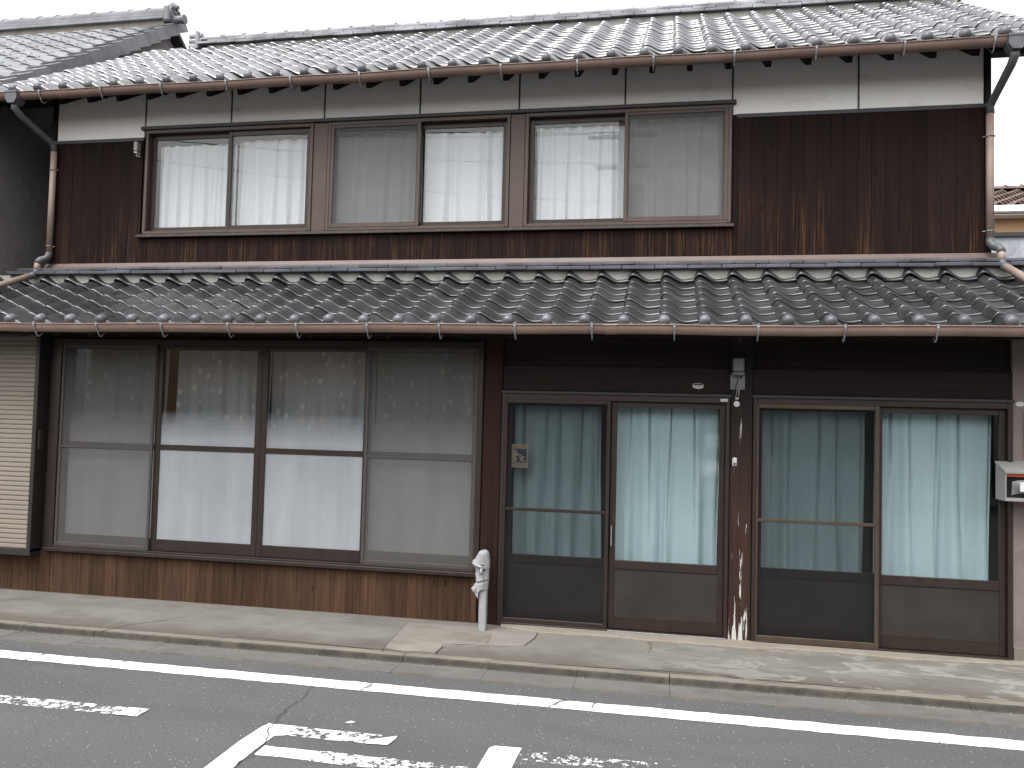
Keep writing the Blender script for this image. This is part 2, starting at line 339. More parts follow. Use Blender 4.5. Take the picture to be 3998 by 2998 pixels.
# ------------------------------------------------------------------ mesh helpers
class MB:
    def __init__(s): s.v = []; s.f = []; s.mi = []; s.cur = 0
    def add(s, vs, fs):
        b = len(s.v); s.v += [tuple(v) for v in vs]
        for f in fs: s.f.append(tuple(b+i for i in f)); s.mi.append(s.cur)
        return s
    def box(s, x0, x1, y0, y1, z0, z1, c=0.0):
        if c <= 0:
            vs = [(x, y, z) for z in (z0, z1) for y in (y0, y1) for x in (x0, x1)]
            return s.add(vs, [(0,2,3,1), (4,5,7,6), (0,1,5,4), (2,6,7,3), (0,4,6,2), (1,3,7,5)])
        c = min(c, (x1-x0)*.45, (y1-y0)*.45, (z1-z0)*.45)
        X, Y, Z = (x0, x1), (y0, y1), (z0, z1); vs = []; idx = {}
        for i in (0, 1):
            for j in (0, 1):
                for k in (0, 1):
                    sx, sy, sz = (1-2*i)*c, (1-2*j)*c, (1-2*k)*c
                    for a in range(3):
                        idx[i, j, k, a] = len(vs)
                        vs.append((X[i]+(0 if a == 0 else sx), Y[j]+(0 if a == 1 else sy), Z[k]+(0 if a == 2 else sz)))
        fs = []
        for i in (0, 1):
            q = [idx[i,0,0,0], idx[i,1,0,0], idx[i,1,1,0], idx[i,0,1,0]]; fs.append(q if i else q[::-1])
            q = [idx[0,i,0,1], idx[0,i,1,1], idx[1,i,1,1], idx[1,i,0,1]]; fs.append(q if i else q[::-1])
            q = [idx[0,0,i,2], idx[1,0,i,2], idx[1,1,i,2], idx[0,1,i,2]]; fs.append(q if i else q[::-1])
        for i in (0, 1):
            for j in (0, 1):
                q = [idx[i,j,0,0], idx[i,j,0,1], idx[i,j,1,1], idx[i,j,1,0]]; fs.append(q if (i+j) % 2 else q[::-1])
                q = [idx[i,0,j,0], idx[i,0,j,2], idx[i,1,j,2], idx[i,1,j,0]]; fs.append(q[::-1] if (i+j) % 2 else q)
                q = [idx[0,i,j,1], idx[0,i,j,2], idx[1,i,j,2], idx[1,i,j,1]]; fs.append(q if (i+j) % 2 else q[::-1])
                for k in (0, 1):
                    q = [idx[i,j,k,0], idx[i,j,k,1], idx[i,j,k,2]]; fs.append(q[::-1] if (i+j+k) % 2 == 0 else q)
        return s.add(vs, fs)
    def quad(s, a, b, c, d): return s.add([a, b, c, d], [(0, 1, 2, 3)])
    def grid(s, fn, nu, nv):
        vs = [fn(i/nu, j/nv) for j in range(nv+1) for i in range(nu+1)]
        fs = [(j*(nu+1)+i, j*(nu+1)+i+1, (j+1)*(nu+1)+i+1, (j+1)*(nu+1)+i) for j in range(nv) for i in range(nu)]
        return s.add(vs, fs)
    def tube(s, pts, r, n=10, cap=True, flat=None):
        pts = [Vector(p) for p in pts]; rr = r if isinstance(r, (list, tuple)) else [r]*len(pts)
        vs = []; ref = None
        for i, p in enumerate(pts):
            d = (pts[min(i+1, len(pts)-1)]-pts[max(i-1, 0)]).normalized()
            if ref is None: ref = Vector((1, 0, 0)) if abs(d.x) < .9 else Vector((0, 1, 0))
            a = (ref - d*ref.dot(d)).normalized(); b = d.cross(a); ref = a
            for k in range(n):
                t = 2*math.pi*k/n
                vs.append(p + a*math.cos(t)*rr[i]*(flat or 1) + b*math.sin(t)*rr[i])
        fs = [(i*n+k, i*n+(k+1) % n, (i+1)*n+(k+1) % n, (i+1)*n+k) for i in range(len(pts)-1) for k in range(n)]
        if cap: fs += [tuple(range(n))[::-1], tuple((len(pts)-1)*n+k for k in range(n))]
        return s.add(vs, fs)
    def prism(s, poly, axis, a, b):
        n = len(poly)
        def P(u, v, w): return {'x': (w, u, v), 'y': (u, w, v), 'z': (u, v, w)}[axis]
        vs = [P(u, v, a) for u, v in poly] + [P(u, v, b) for u, v in poly]
        return s.add(vs, [tuple(range(n))[::-1], tuple(range(n, 2*n))] + [(i, (i+1) % n, n+(i+1) % n, n+i) for i in range(n)])
    def mesh(s, name, mats, smooth=False):
        me = bpy.data.meshes.new(name); me.from_pydata(s.v, [], s.f)
        for m in (mats if isinstance(mats, (list, tuple)) else [mats]): me.materials.append(M[m] if isinstance(m, str) else m)
        if any(s.mi): me.polygons.foreach_set('material_index', s.mi)
        if smooth: me.polygons.foreach_set('use_smooth', [True]*len(me.polygons))
        me.update(); return me
    def build(s, name, mats, parent=None, smooth=False, **kw): return place(s.mesh(name, mats, smooth), name, parent, **kw)
WM = {}
def place(me, name, parent=None, loc=(0, 0, 0), rot=(0, 0, 0), label=None, cat=None, group=None, kind=None, scale=None):
    o = bpy.data.objects.new(name, me); COL.objects.link(o); o.location = loc; o.rotation_euler = rot
    if scale: o.scale = scale
    WM[o.name] = Matrix.Translation(loc) @ Euler(rot).to_matrix().to_4x4()
    if parent is not None: o.parent = parent; o.matrix_parent_inverse = WM[parent.name].inverted()
    if label: o['label'] = label
    if cat: o['category'] = cat
    if group: o['group'] = group
    if kind: o['kind'] = kind
    return o
def empty(name, loc, parent=None, **kw): return place(None, name, parent, loc, **kw)
def inview(p, mx=.02, my=.02):
    q = m3.transposed() @ (Vector(p)-CAM)
    if q.z >= 0: return False
    u = q.x/-q.z*3198/3998; v = q.y/-q.z*3198/3998
    return abs(u) < .5+mx and abs(v) < .375+my

# ================================================================== SETTING
RZ = -.10
MB().quad((-400, -400, RZ), (400, -400, RZ), (400, 400, RZ), (-400, 400, RZ)).build('ground', 'asph', kind='structure')
pv = MB()
def pavz(x, y): return -.034 + (y+.983)*.026 + .004*math.sin(x*1.7+y*3)*max(0, min(1, (-y-1.0)*4))*max(0, min(1, (y+1.841)*6))
pv.grid(lambda u, v: (-6+22*u, -1.841+1.041*v, pavz(-6+22*u, -1.841+1.041*v)), 110, 12)
pv.quad((-6, -1.841, RZ-.04), (16, -1.841, RZ-.04), (16, -1.841, -.0575), (-6, -1.841, -.0575))
pave = pv.build('pavement', 'pave', kind='structure', smooth=True)
# precast kerb and gutter blocks
kp = [(-1.946, -.15), (-1.946, -.068), (-1.955, -.060), (-2.035, -.060), (-2.044, -.068), (-2.049, -.094), (-2.065, -.098), (-2.19, -.0955), (-2.292, -.090), (-2.292, -.15)]
kp = [(-1.840, -.15), (-1.840, -.061), (-1.850, -.0555), (-1.930, -.0565), (-1.941, -.064), (-1.947, -.092), (-1.962, -.0975), (-2.09, -.0945), (-2.205, -.089), (-2.205, -.15)]
kb = MB(); kb.prism(kp[::-1], 'x', -.3034, .3034)
for i, f in enumerate(kb.f):
    ys = sorted(kb.v[q][1] for q in f)
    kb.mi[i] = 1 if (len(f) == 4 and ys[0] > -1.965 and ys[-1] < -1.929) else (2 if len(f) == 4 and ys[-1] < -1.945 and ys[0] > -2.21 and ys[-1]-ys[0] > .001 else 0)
kme = kb.mesh('kerb_stone', ['kerb', 'kerbf', 'pan'])
kerb = empty('kerb', (5, -2.0, RZ), kind='structure')
for k in range(-8, 22):
    x = 1.308+.608*k+.304
    o = place(kme, 'kerb_stone', kerb, (x, random.uniform(-.004, .004), random.uniform(-.003, .002)), (0, random.uniform(-.003, .003), random.uniform(-.004, .004)))
gk = MB().box(-5, 15, -2.19, -1.85, -.16, -.125).build('joint_bed', 'crack', kerb)
# cream mortar strip in front of the door sills, with a broken edge
te = [(4.86, -1.05), (5.19, -1.155), (5.43, -1.15), (5.62, -1.135), (5.81, -1.13), (6.0, -1.16), (6.2, -1.15), (6.47, -1.158), (6.8, -1.17), (6.95, -1.12), (7.06, -1.105), (7.25, -1.12), (7.42, -1.098), (7.6, -1.13), (7.84, -1.15), (8.24, -1.11), (8.63, -1.075), (9.6, -1.06)]
tb = MB(); n = len(te); top = []
dense = []
for (a, b) in zip(te[:-1], te[1:]):
    k = max(2, int((b[0]-a[0])/.03))
    for i in range(k): f = i/k; dense.append((a[0]+(b[0]-a[0])*f, a[1]+(b[1]-a[1])*f+random.uniform(-.006, .006)))
dense.append(te[-1]); n = len(dense)
vs = [(x, -.86, -.008) for x, y in dense]+[(x, y+.006, -.020) for x, y in dense]+[(x, y, -.027) for x, y in dense]+[(x, y, -.06) for x, y in dense]
tb.add(vs, [(j*n+i, (j+1)*n+i, (j+1)*n+i+1, j*n+i+1) for j in range(3) for i in range(n-1)])
tb.build('mortar_strip', 'thresh', pave)
def ribbon(name, pts, w, z, mat, parent, jit=.006, step=.03):
    d = []
    for a, b in zip(pts[:-1], pts[1:]):
        L = math.hypot(b[0]-a[0], b[1]-a[1]); k = max(1, int(L/step))
        for i in range(k): f = i/k; d.append((a[0]+(b[0]-a[0])*f+random.uniform(-jit, jit), a[1]+(b[1]-a[1])*f+random.uniform(-jit, jit)))
    d.append(pts[-1]); vs = []
    for i, (x, y) in enumerate(d):
        a, b = d[max(0, i-1)], d[min(len(d)-1, i+1)]; dx, dy = b[0]-a[0], b[1]-a[1]; L = math.hypot(dx, dy) or 1
        ww = w*random.uniform(.35, 1.2)
        zz = z(x, y) if callable(z) else z
        vs += [(x-dy/L*ww, y+dx/L*ww, zz), (x+dy/L*ww, y-dx/L*ww, zz)]
    return MB().add(vs, [(2*i, 2*i+1, 2*i+3, 2*i+2) for i in range(len(d)-1)]).build(name, mat, parent)
ground = bpy.data.objects['ground']
pz = lambda x, y: pavz(x, y)+.0025
# repair slab with the hatch of the water meter
pp = [(4.16, -1.80), (4.14, -1.45), (4.13, -1.12), (4.5, -1.10), (4.9, -1.09), (5.17, -1.07), (5.17, -1.30), (5.13, -1.47), (4.92, -1.57), (4.72, -1.60), (4.58, -1.66), (4.54, -1.82), (4.3, -1.83)]
dd = []
for a, b in zip(pp, pp[1:]+pp[:1]):
    k = max(2, int(math.hypot(b[0]-a[0], b[1]-a[1])/.05))
    for i in range(k): f = i/k; dd.append((a[0]+(b[0]-a[0])*f+random.uniform(-.007, .007), a[1]+(b[1]-a[1])*f+random.uniform(-.007, .007)))
sl = MB(); cx, cy = 4.6, -1.42
sl.add([(cx, cy, pavz(cx, cy)+.007)]+[(x, y, pavz(x, y)+.005) for x, y in dd]+[(x, y, pavz(x, y)-.01) for x, y in dd], [(0, 1+i, 1+(i+1) % len(dd)) for i in range(len(dd))]+[(1+i, 1+len(dd)+i, 1+len(dd)+(i+1) % len(dd), 1+(i+1) % len(dd)) for i in range(len(dd))])
M['slab'] = m_concrete('repair_concrete', (.205, .183, .163), (.25, .226, .204), (.16, .136, .116), 1.3)
sl.build('repair_slab', 'slab', pave)
MB().box(4.53, 4.85, -1.50, -1.27, -.06, pavz(4.7, -1.4)+.010, .004).build('hatch_lid', 'kerb', pave)
for i, pts in enumerate(([(4.163, -1.876), (4.14, -1.5), (4.139, -1.12)], [(1.98, -1.94), (2.05, -1.72), (2.22, -1.55), (2.34, -1.38)], [(.55, -1.35), (.75, -1.22)], [(4.55, -1.84), (4.56, -1.64), (4.72, -1.58), (4.92, -1.56)], [(6.02, -1.16), (6.05, -1.3), (6.03, -1.42)],
        [(5.3, -1.88), (5.9, -1.83), (6.3, -1.80), (6.9, -1.83), (7.5, -1.84)], [(3.0, -1.80), (3.6, -1.82), (4.1, -1.84)], [(5.17, -1.07), (5.17, -1.30), (5.13, -1.47)])):
    ribbon('crack', pts, .004, pz if i not in (3, 7) else (lambda x, y: pavz(x, y)+.0085), 'crack', pave)
gv = MB(); rg = random.Random(3)
for k in range(420):
    x = rg.uniform(-1, 10); y = -1.958-abs(rg.gauss(0, .05)) if k % 3 else rg.uniform(-2.4, -1.96)
    if k > 380: x = rg.gauss(7.72, .12); y = -1.965-abs(rg.gauss(0, .015))
    s_ = rg.uniform(.0025, .008); z = -.0965
    q = [(x+s_*math.cos(a+.3*k)*rg.uniform(.7, 1.2), y+s_*math.sin(a+.3*k)*rg.uniform(.7, 1.2), z) for a in (0, 1.57, 3.14, 4.71)]
    gv.add(q+[(x, y, z+s_*.8)], [(0, 1, 4), (1, 2, 4), (2, 3, 4), (3, 0, 4)])
gv.build('gravel', 'thresh', label='grit and small stones lying along the kerb gutter', cat='gravel', kind='stuff')
ribbon('crack', [(3.969, -2.59), (3.99, -2.75), (4.0, -3.05), (4.033, -3.311), (4.10, -3.45), (4.123, -3.584), (4.10, -3.9)], .0030, RZ+.0065, 'crack', ground, .012)
# painted markings
def stripe(name, x0, x1, y0, y1, mat, z=RZ+.004, jit=.006, step=.06):
    k = max(2, int((x1-x0)/step)); e0 = [random.uniform(-jit, jit) for _ in range(k+1)]; e1 = [random.uniform(-jit, jit) for _ in range(k+1)]
    vs = [(x0+(x1-x0)*i/k, y0+e0[i], z) for i in range(k+1)]+[(x0+(x1-x0)*i/k, y1+e1[i], z) for i in range(k+1)]
    return MB().add(vs, [(i, i+1, k+2+i, k+1+i) for i in range(k)]).build(name, mat, ground)
stripe('edge_line', -8, 16, -2.585, -2.435, 'line')
stripe('painted_dash', .8, 3.25, -3.325, -3.21, 'worn')
stripe('painted_dash', 3.12, 3.25, -3.33, -3.208, 'solid', RZ+.0065)
def shape(name, pts, mat, z=RZ+.004): return MB().add([(x, y, z) for x, y in pts], [tuple(range(len(pts)))[::-1]]).build(name, mat, ground)
shape('painted_stroke', [(3.985, -3.29), (4.0, -3.235), (4.16, -3.232), (4.16, -3.37), (4.11, -3.385), (4.10, -3.60), (4.12, -4.3), (3.98, -4.3), (3.97, -3.5)], 'solid')
stripe('painted_stroke', 4.16, 4.66, -3.365, -3.235, 'worn')
shape('painted_stroke', [(4.60, -3.33), (4.74, -3.235), (4.745, -3.27), (4.73, -3.362), (4.62, -3.37)], 'solid', RZ+.0065)
stripe('painted_stroke', 4.125, 4.42, -3.635, -3.52, 'solid')
stripe('painted_stroke', 4.42, 5.2, -3.64, -3.515, 'worn')
shape('painted_stroke', [(5.25, -3.26), (5.275, -3.228), (5.415, -3.222), (5.41, -3.36), (5.40, -4.2), (5.23, -4.2)], 'solid')
stripe('painted_stroke', 5.42, 6.11, -3.37, -3.245, 'worn2')
shape('painted_stroke', [(4.395, -3.115), (4.42, -3.085), (4.45, -3.092), (4.43, -3.12)], 'solid')

# ================================================================== TOWNHOUSE
WY = -.983
house = empty('townhouse', (4.2, WY, -.04), label='old two-storey wooden townhouse with dark board siding and grey tiled roofs', cat='house')
UP_S, UP_A = .608, math.atan(.608)
LO_S, LO_A = .42, math.atan(.42)
upz = lambda y: 4.802+UP_S*(y+.55)      # crest line of the upper roof
loz = lambda y: 2.950+LO_S*(y+.12)      # crest line of the lower roof
TW = .2862
H_T = .072
def prof(t, H=H_T):
    if t < 0: return H*(1-.74*(t/.135)**2)
    if t < .54: return H*(.5+.5*math.cos(math.pi*t/.54))
    return .30*H*(1-math.cos(math.pi*(t-.54)/.62))/2
TS = [-.135, -.10, -.05, 0, .06, .13, .22, .31, .40, .50, .60, .70, .80, .90]
def tile_mb(L, drop, H=H_T, w=TW, th=.0165, left=True):
    mb = MB(); rows = []
    hs = [(t*w, prof(t, H)-H) for t in TS]
    R0 = [(x, .010, h-th) for x, h in hs]; R1 = [(x, .001, h-th*.90) for x, h in hs]; R2 = [(x, 0, h-th*.66) for x, h in hs]; R3 = [(x, .0045, h-th*.26) for x, h in hs]
    R4 = [(x, .013, h) for x, h in hs]; R4b = [(x, .024, h-drop*.024/L) for x, h in hs]; R5 = [(x, L, h-drop) for x, h in hs]
    n = len(hs); vs = sum([R0, R1, R2, R3, R4, R4b, R5], [])
    fs = [(j*n+i, j*n+i+1, (j+1)*n+i+1, (j+1)*n+i) for j in range(6) for i in range(n-1)]
    mb.add(vs, fs)
    if left:
        x0, h0 = hs[0]
        mb.add([(x0, .008, h0-th-.004), (x0, .004, h0-.004), (x0, .011, h0), (x0, L, h0-drop), (x0, L, h0-drop-th-.01)], [(0, 4, 3, 2, 1)])
    return mb
def eave_mb(L, drop, w=TW, cz=-.008):
    mb = tile_mb(L, drop, th=.022)
    # round end boss
    r = .0425
    vs = []; fs = []; nr = 5; ns = 16
    for i in range(nr+1):
        a = math.pi/2*i/nr
        for k in range(ns):
            b = 2*math.pi*k/ns
            vs.append((r*math.cos(a)*math.cos(b), -.012-.030*math.sin(a), cz+r*math.cos(a)*math.sin(b)))
    vs2 = [(r*math.cos(2*math.pi*k/ns), .03, cz+r*math.sin(2*math.pi*k/ns)) for k in range(ns)]
    fs = [(i*ns+k, i*ns+(k+1) % ns, (i+1)*ns+(k+1) % ns, (i+1)*ns+k) for i in range(nr) for k in range(ns)]
    b0 = len(vs); vs += vs2; fs += [(b0+k, b0+(k+1) % ns, (k+1) % ns, k) for k in range(ns)]
    mb.cur = 1; mb.add(vs, fs)
    # hanging apron with two small scrolls
    ap = [t for t in (.12, .2, .3, .4, .5, .6, .7, .8, .86)]
    n = len(ap)
    va = [(t*w, -.004, prof(t)-H_T-.004) for t in ap]+[(t*w, -.012, prof(t)-H_T-.014) for t in ap]+[(t*w, -.012, min(prof(t)-H_T-.040, -.094-.010*math.sin(math.pi*(t-.12)/.74))) for t in ap]
    mb.add(va, [(j*n+i, (j+1)*n+i, (j+1)*n+i+1, j*n+i+1) for j in range(2) for i in range(n-1)])
    for t, sg in ((.34, 1), (.68, -1)):
        c0 = Vector((t*w, -.014, -.086)); pts = []
        for k in range(8):
            a = k/7*1.6*math.pi; rr = .012*(1-.5*k/7); pts.append(c0+Vector((sg*rr*math.cos(a), 0, rr*math.sin(a)+.002)))
        mb.tube(pts, .0028, 4)
    mb.cur = 0
    return mb
# ---- upper roof
LX0, LX1 = -.95, 9.26
RIDGE_Y = 2.30
uroof = MB()
off = .075
def up_pt(x, y, o): return (x, y+o*math.sin(UP_A), upz(y)-o*math.cos(UP_A))
y0, y1 = -.44, RIDGE_Y
for oo, oo2 in ((.105, .125),):
    a = [up_pt(LX0, y0, oo), up_pt(LX1, y0, oo), up_pt(LX1, y1, oo), up_pt(LX0, y1, oo)]
    b = [up_pt(LX0, y0, oo2), up_pt(LX1, y0, oo2), up_pt(LX1, y1, oo2), up_pt(LX0, y1, oo2)]
    uroof.add(a+b, [(0, 1, 2, 3), (7, 6, 5, 4), (0, 4, 5, 1), (1, 5, 6, 2), (3, 2, 6, 7), (0, 3, 7, 4)])
    zr = upz(RIDGE_Y); mir = lambda p: (p[0], 2*RIDGE_Y-p[1], p[2])
    a = [mir(q) for q in a]; b = [mir(q) for q in b]
    uroof.add(a+b, [(3, 2, 1, 0), (4, 5, 6, 7), (1, 5, 4, 0), (2, 6, 5, 1), (0, 4, 7, 3)])
roof_u = uroof.build('upper_roof', 'soffit', house)
DY_U = .1715; EX_U = DY_U/math.cos(UP_A)
DROP = .015
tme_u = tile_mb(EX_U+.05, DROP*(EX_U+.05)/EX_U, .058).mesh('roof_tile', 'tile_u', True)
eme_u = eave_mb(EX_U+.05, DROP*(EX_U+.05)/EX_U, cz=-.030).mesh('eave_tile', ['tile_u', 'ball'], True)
field = MB(); tsrc = tile_mb(EX_U+.05, DROP*(EX_U+.05)/EX_U, .058)
rotm = Matrix.Rotation(UP_A, 4, 'X')
YE_U = -.475
XU0 = 2.448-12*TW
NR_U = 16
for k in range(0, 38):
    x = XU0+TW*k
    if x < LX0+.02 or x > LX1-.10: continue
    for j in range(NR_U):
        y = YE_U+DY_U*j; jx, jz = random.uniform(-.003, .003), random.uniform(-.002, .003)
        loc = (x+jx, y+random.uniform(-.004, .004), upz(y)+jz); rz = random.uniform(-.006, .006)
        if j == 0: place(eme_u, 'eave_tile', roof_u, loc, (UP_A, 0, rz))
        elif j <= 2: place(tme_u, 'roof_tile', roof_u, loc, (UP_A, 0, rz))
        else:
            mm = Matrix.Translation(loc) @ Euler((UP_A+random.uniform(-.006, .006), 0, rz)).to_matrix().to_4x4()
            field.add([mm @ Vector(v) for v in tsrc.v], tsrc.f)
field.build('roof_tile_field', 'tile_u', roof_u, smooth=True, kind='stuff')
# ridge of the upper roof
ztop = upz(RIDGE_Y)-.106
RY = RIDGE_Y
rb = MB(); rb.box(.08, LX1-.02, RY-.13, RY+.13, ztop-.16, ztop+.030); rb.build('ridge_mortar', 'mortar', roof_u)
def noshi(L, d, h, droop=.008):
    mb = MB(); mb.box(0, L-.004, -d, d, 0, h, .005); return mb
n1 = noshi(.272, .185, .034).mesh('ridge_tile', 'noshi'); n2 = noshi(.272, .168, .030).mesh('ridge_tile', 'noshi')
n3 = noshi(.272, .150, .028).mesh('ridge_tile', 'noshi')
x = -.04; k = 0
while x < LX1-.1:
    place(n1, 'ridge_tile', roof_u, (x, RY, ztop+.032+random.uniform(-.003, .003)), (random.uniform(-.01, .01), random.uniform(-.012, .012), 0))
    place(n2, 'ridge_tile', roof_u, (x+.136, RY, ztop+.070+random.uniform(-.003, .003)), (0, random.uniform(-.012, .012), 0))
    place(n3, 'ridge_tile', roof_u, (x+.05, RY, ztop+.104+random.uniform(-.003, .003)), (0, random.uniform(-.012, .012), 0)); x += .272
cp = MB()
seg = 10
def cap(L):
    mb = MB(); prf = [(-.115, 0), (-.11, .018), (-.085, .042), (-.045, .060), (0, .066), (.045, .060), (.085, .042), (.11, .018), (.115, 0)]
    mb.add([(0, a, b) for a, b in prf]+[(L-.03, a, b) for a, b in prf]+[(L-.03, a*1.06, b*1.22) for a, b in prf]+[(L, a*1.06, b*1.22) for a, b in prf],
           [(j*9+i, j*9+i+1, (j+1)*9+i+1, (j+1)*9+i) for j in range(3) for i in range(8)]+[tuple(range(9)), tuple(range(27, 36))[::-1]])
    mb.box(L-.028, L-.004, -.02, .02, .07, .094, .006)
    return mb
cme = cap(.30).mesh('ridge_cap', 'noshi', False)
x = -.04
while x < LX1-.1: place(cme, 'ridge_cap', roof_u, (x, RY, ztop+.131), (0, random.uniform(-.006, .006), 0)); x += .30
og = MB(); og.box(-.16, -.04, RY-.17, RY+.17, ztop-.02, ztop+.02, .01)
for zz, rr in ((.045, .04), (.115, .038), (.185, .034)): og.tube([(-.20, RY-.09, ztop+zz), (-.02, RY-.09, ztop+zz)], rr, 12); og.tube([(-.20, RY+.09, ztop+zz), (-.02, RY+.09, ztop+zz)], rr, 12)
og.box(-.10, -.045, RY-.16, RY+.16, ztop-.03, ztop+.24, .02)
og.build('ridge_end_tile', 'noshi', roof_u)
# rafters, fascia, purlin
for k in range(-3, 28):
    x = .376+.328*k
    if x > LX1-.03: break
    ya, yb = -.445, .35
    mb = MB(); o1, o2 = .127, .205
    p = [up_pt(0, ya, o1), up_pt(0, yb, o1), up_pt(0, yb, o2), up_pt(0, ya, o2)]
    mb.prism([(q[1], q[2]) for q in p], 'x', x-.024, x+.024); mb.build('rafter', 'beamv', house)
MB().box(LX0, LX1, -.455, -.43, upz(-.445)-.125, upz(-.445)-.075).build('fascia_board', 'beam', house)
# barge boards at both verges
for x in (LX0+.02, LX1-.02):
    mb = MB(); p = [up_pt(0, -.45, .06), up_pt(0, RIDGE_Y, .06), up_pt(0, RIDGE_Y, .24), up_pt(0, -.45, .24)]
    mb.prism([(q[1], q[2]) for q in p], 'x', x-.015, x+.015); mb.build('barge_board', 'beam', house)
for y in (-.02,):
    MB().box(LX0+.06, LX1-.06, .0, .14, upz(.05)-.30, upz(.05)-.18, .006).build('eave_beam', 'beam', house)
# ---- gutters
def gutter(name, yf, zl, x0, x1, r, mat, hang, jx, sleeve):
    mb = MB(); n = 10; yc = yf+r; prf = []
    for k in range(n+1):
        a = math.pi+math.pi*k/n; prf.append((yc+r*math.cos(a), zl+r*1.22*math.sin(a)))
    prf = [(yf-.006, zl-.004), (yf-.007, zl+.004), (yf, zl+.005)]+prf
    inn = [(yc+(y-yc)*.93, zl+(z-zl)*.93+.002) for y, z in prf[3:]]
    poly = prf+inn[::-1]
    m = len(prf); mi = len(inn); sx = 24
    vs = []
    for i in range(sx+1):
        x = x0+(x1-x0)*i/sx; dz = .004*math.sin(i*1.7)+.003*math.sin(i*.6)
        vs += [(x, y, z+dz) for y, z in poly]
    P = len(poly)
    mb.add(vs, [(i*P+k, (i+1)*P+k, (i+1)*P+(k+1) % P, i*P+(k+1) % P) for i in range(sx) for k in range(P)]+[tuple(range(P)), tuple(range(sx*P, sx*P+P))[::-1]])
    g = mb.build(name, mat, house, smooth=True)
    hb = MB(); q = [(-.002, .010), (-.004, -.012), (.002, -.034), (.014, -.056)]
    pts = [(0, yf-.006+a, zl+b) for a, b in q]
    for a, b in zip(pts[:-1], pts[1:]): hb.quad((-.008, a[1], a[2]), (.008, a[1], a[2]), (.008, b[1], b[2]), (-.008, b[1], b[2]))
    for a, b in zip(pts[:-1], pts[1:]): hb.quad((.008, a[1]+.003, a[2]), (-.008, a[1]+.003, a[2]), (-.008, b[1]+.003, b[2]), (.008, b[1]+.003, b[2]))
    for s in (-1, 1):
        for a, b in zip(pts[:-1], pts[1:]): hb.quad((s*.008, a[1], a[2]), (s*.008, b[1], b[2]), (s*.008, b[1]+.003, b[2]), (s*.008, a[1]+.003, a[2]))
    hb.tube([(0, yf+.016, zl-.050), (0, yf+.026, zl-.078), (0, yf+.044, zl-.100), (0, yf+.062, zl-.104), (0, yf+.085, zl-.085), (0, yf+.13, zl-.045), (0, yf+.16, zl-.02)], .0048, 6)
    hb.box(-.010, .010, yf-.012, yf+.006, zl+.002, zl+.010, .002)
    hme = hb.mesh('gutter_hanger', 'gal')
    for x in hang: place(hme, 'gutter_hanger', g, (x+random.uniform(-.01, .01), 0, 0))
    for x in sleeve:
        sb = MB()
        vs = []
        for xx in (x-.045, x+.045): vs += [(xx, yc+(y-yc)*1.03, zl+(z-zl)*1.04+.0015) for y, z in prf]
        sb.add(vs, [(k, m+k, m+k+1, k+1) for k in range(m-1)]); sb.build('gutter_sleeve', mat, g, smooth=True)
    return g
gutter('upper_gutter', -.508, 4.768, -1.02, 9.28, .053, 'gut_u', [-.061+.67*k for k in range(14)], 0, [2.92, 5.57])
gutter('lower_gutter', -1.617, 2.311, -2.2, 10.2, .052, 'gut', [.985-.576*3+.576*k for k in range(18)], 0, [1.88, 5.72])
# ---- upper wall
GB = 2*RIDGE_Y-.05
bk = MB()
bk.box(-.27, 8.76, .012, .10, 4.505, 5.05); bk.box(-.27, .80, .012, .10, 3.0, 4.505); bk.box(6.67, 8.76, .012, .10, 3.0, 4.505); bk.box(.80, 6.67, .012, .10, 3.0, 3.39)
bk.box(-.27, -.17, .10, GB-.05, 2.2, 5.02); bk.box(8.66, 8.76, .10, GB-.05, 2.2, 5.02)
for xg in (-.27, 8.66): bk.prism([(.1, 5.02), (GB-.06, 5.02), (RIDGE_Y, ztop-.06)], 'x', xg, xg+.1)
bk.box(-.27, 8.76, GB-.05, GB+.05, -.1, 5.02); bk.box(-.17, 8.66, .10, GB-.06, 4.92, 5.0); bk.box(-.17, 8.66, .10, GB-.06, 2.95, 3.0)
bk.build('wall', 'beam', house)
XS = [-.27, .770, 1.737, 2.743, 3.729, 4.708, 5.705, 6.668, 7.741, 8.757]
ZB = [4.437, 4.545, 4.545, 4.54, 4.54, 4.535, 4.53, 4.415, 4.418]
for i in range(9):
    MB().box(XS[i]+.006, XS[i+1]-.006, -.001, .011, ZB[i], 5.04, .003).build('plaster_panel', 'plaster', house)
    if i: MB().box(XS[i]-.0065, XS[i]+.0065, -.006, .011, min(ZB[i-1], ZB[i]), 5.04).build('batten', 'trim', house)
MB().box(.745, 6.70, -.045, .0115, 4.505, 4.540, .004).build('window_head', 'trim', house)
MB().box(-.29, .772, -.022, .0115, 4.398, 4.434, .003).build('ledge_trim', 'trim', house)
MB().box(6.705, 8.80, -.022, .0115, 4.376, 4.413, .003).build('ledge_trim', 'trim', house)
MB().box(8.760, 8.806, -.020, .10, 3.06, 5.06, .004).build('corner_board', 'beamv', house)
MB().box(-.318, -.272, -.020, .10, 3.06, 5.06, .004).build('corner_board', 'beamv', house)
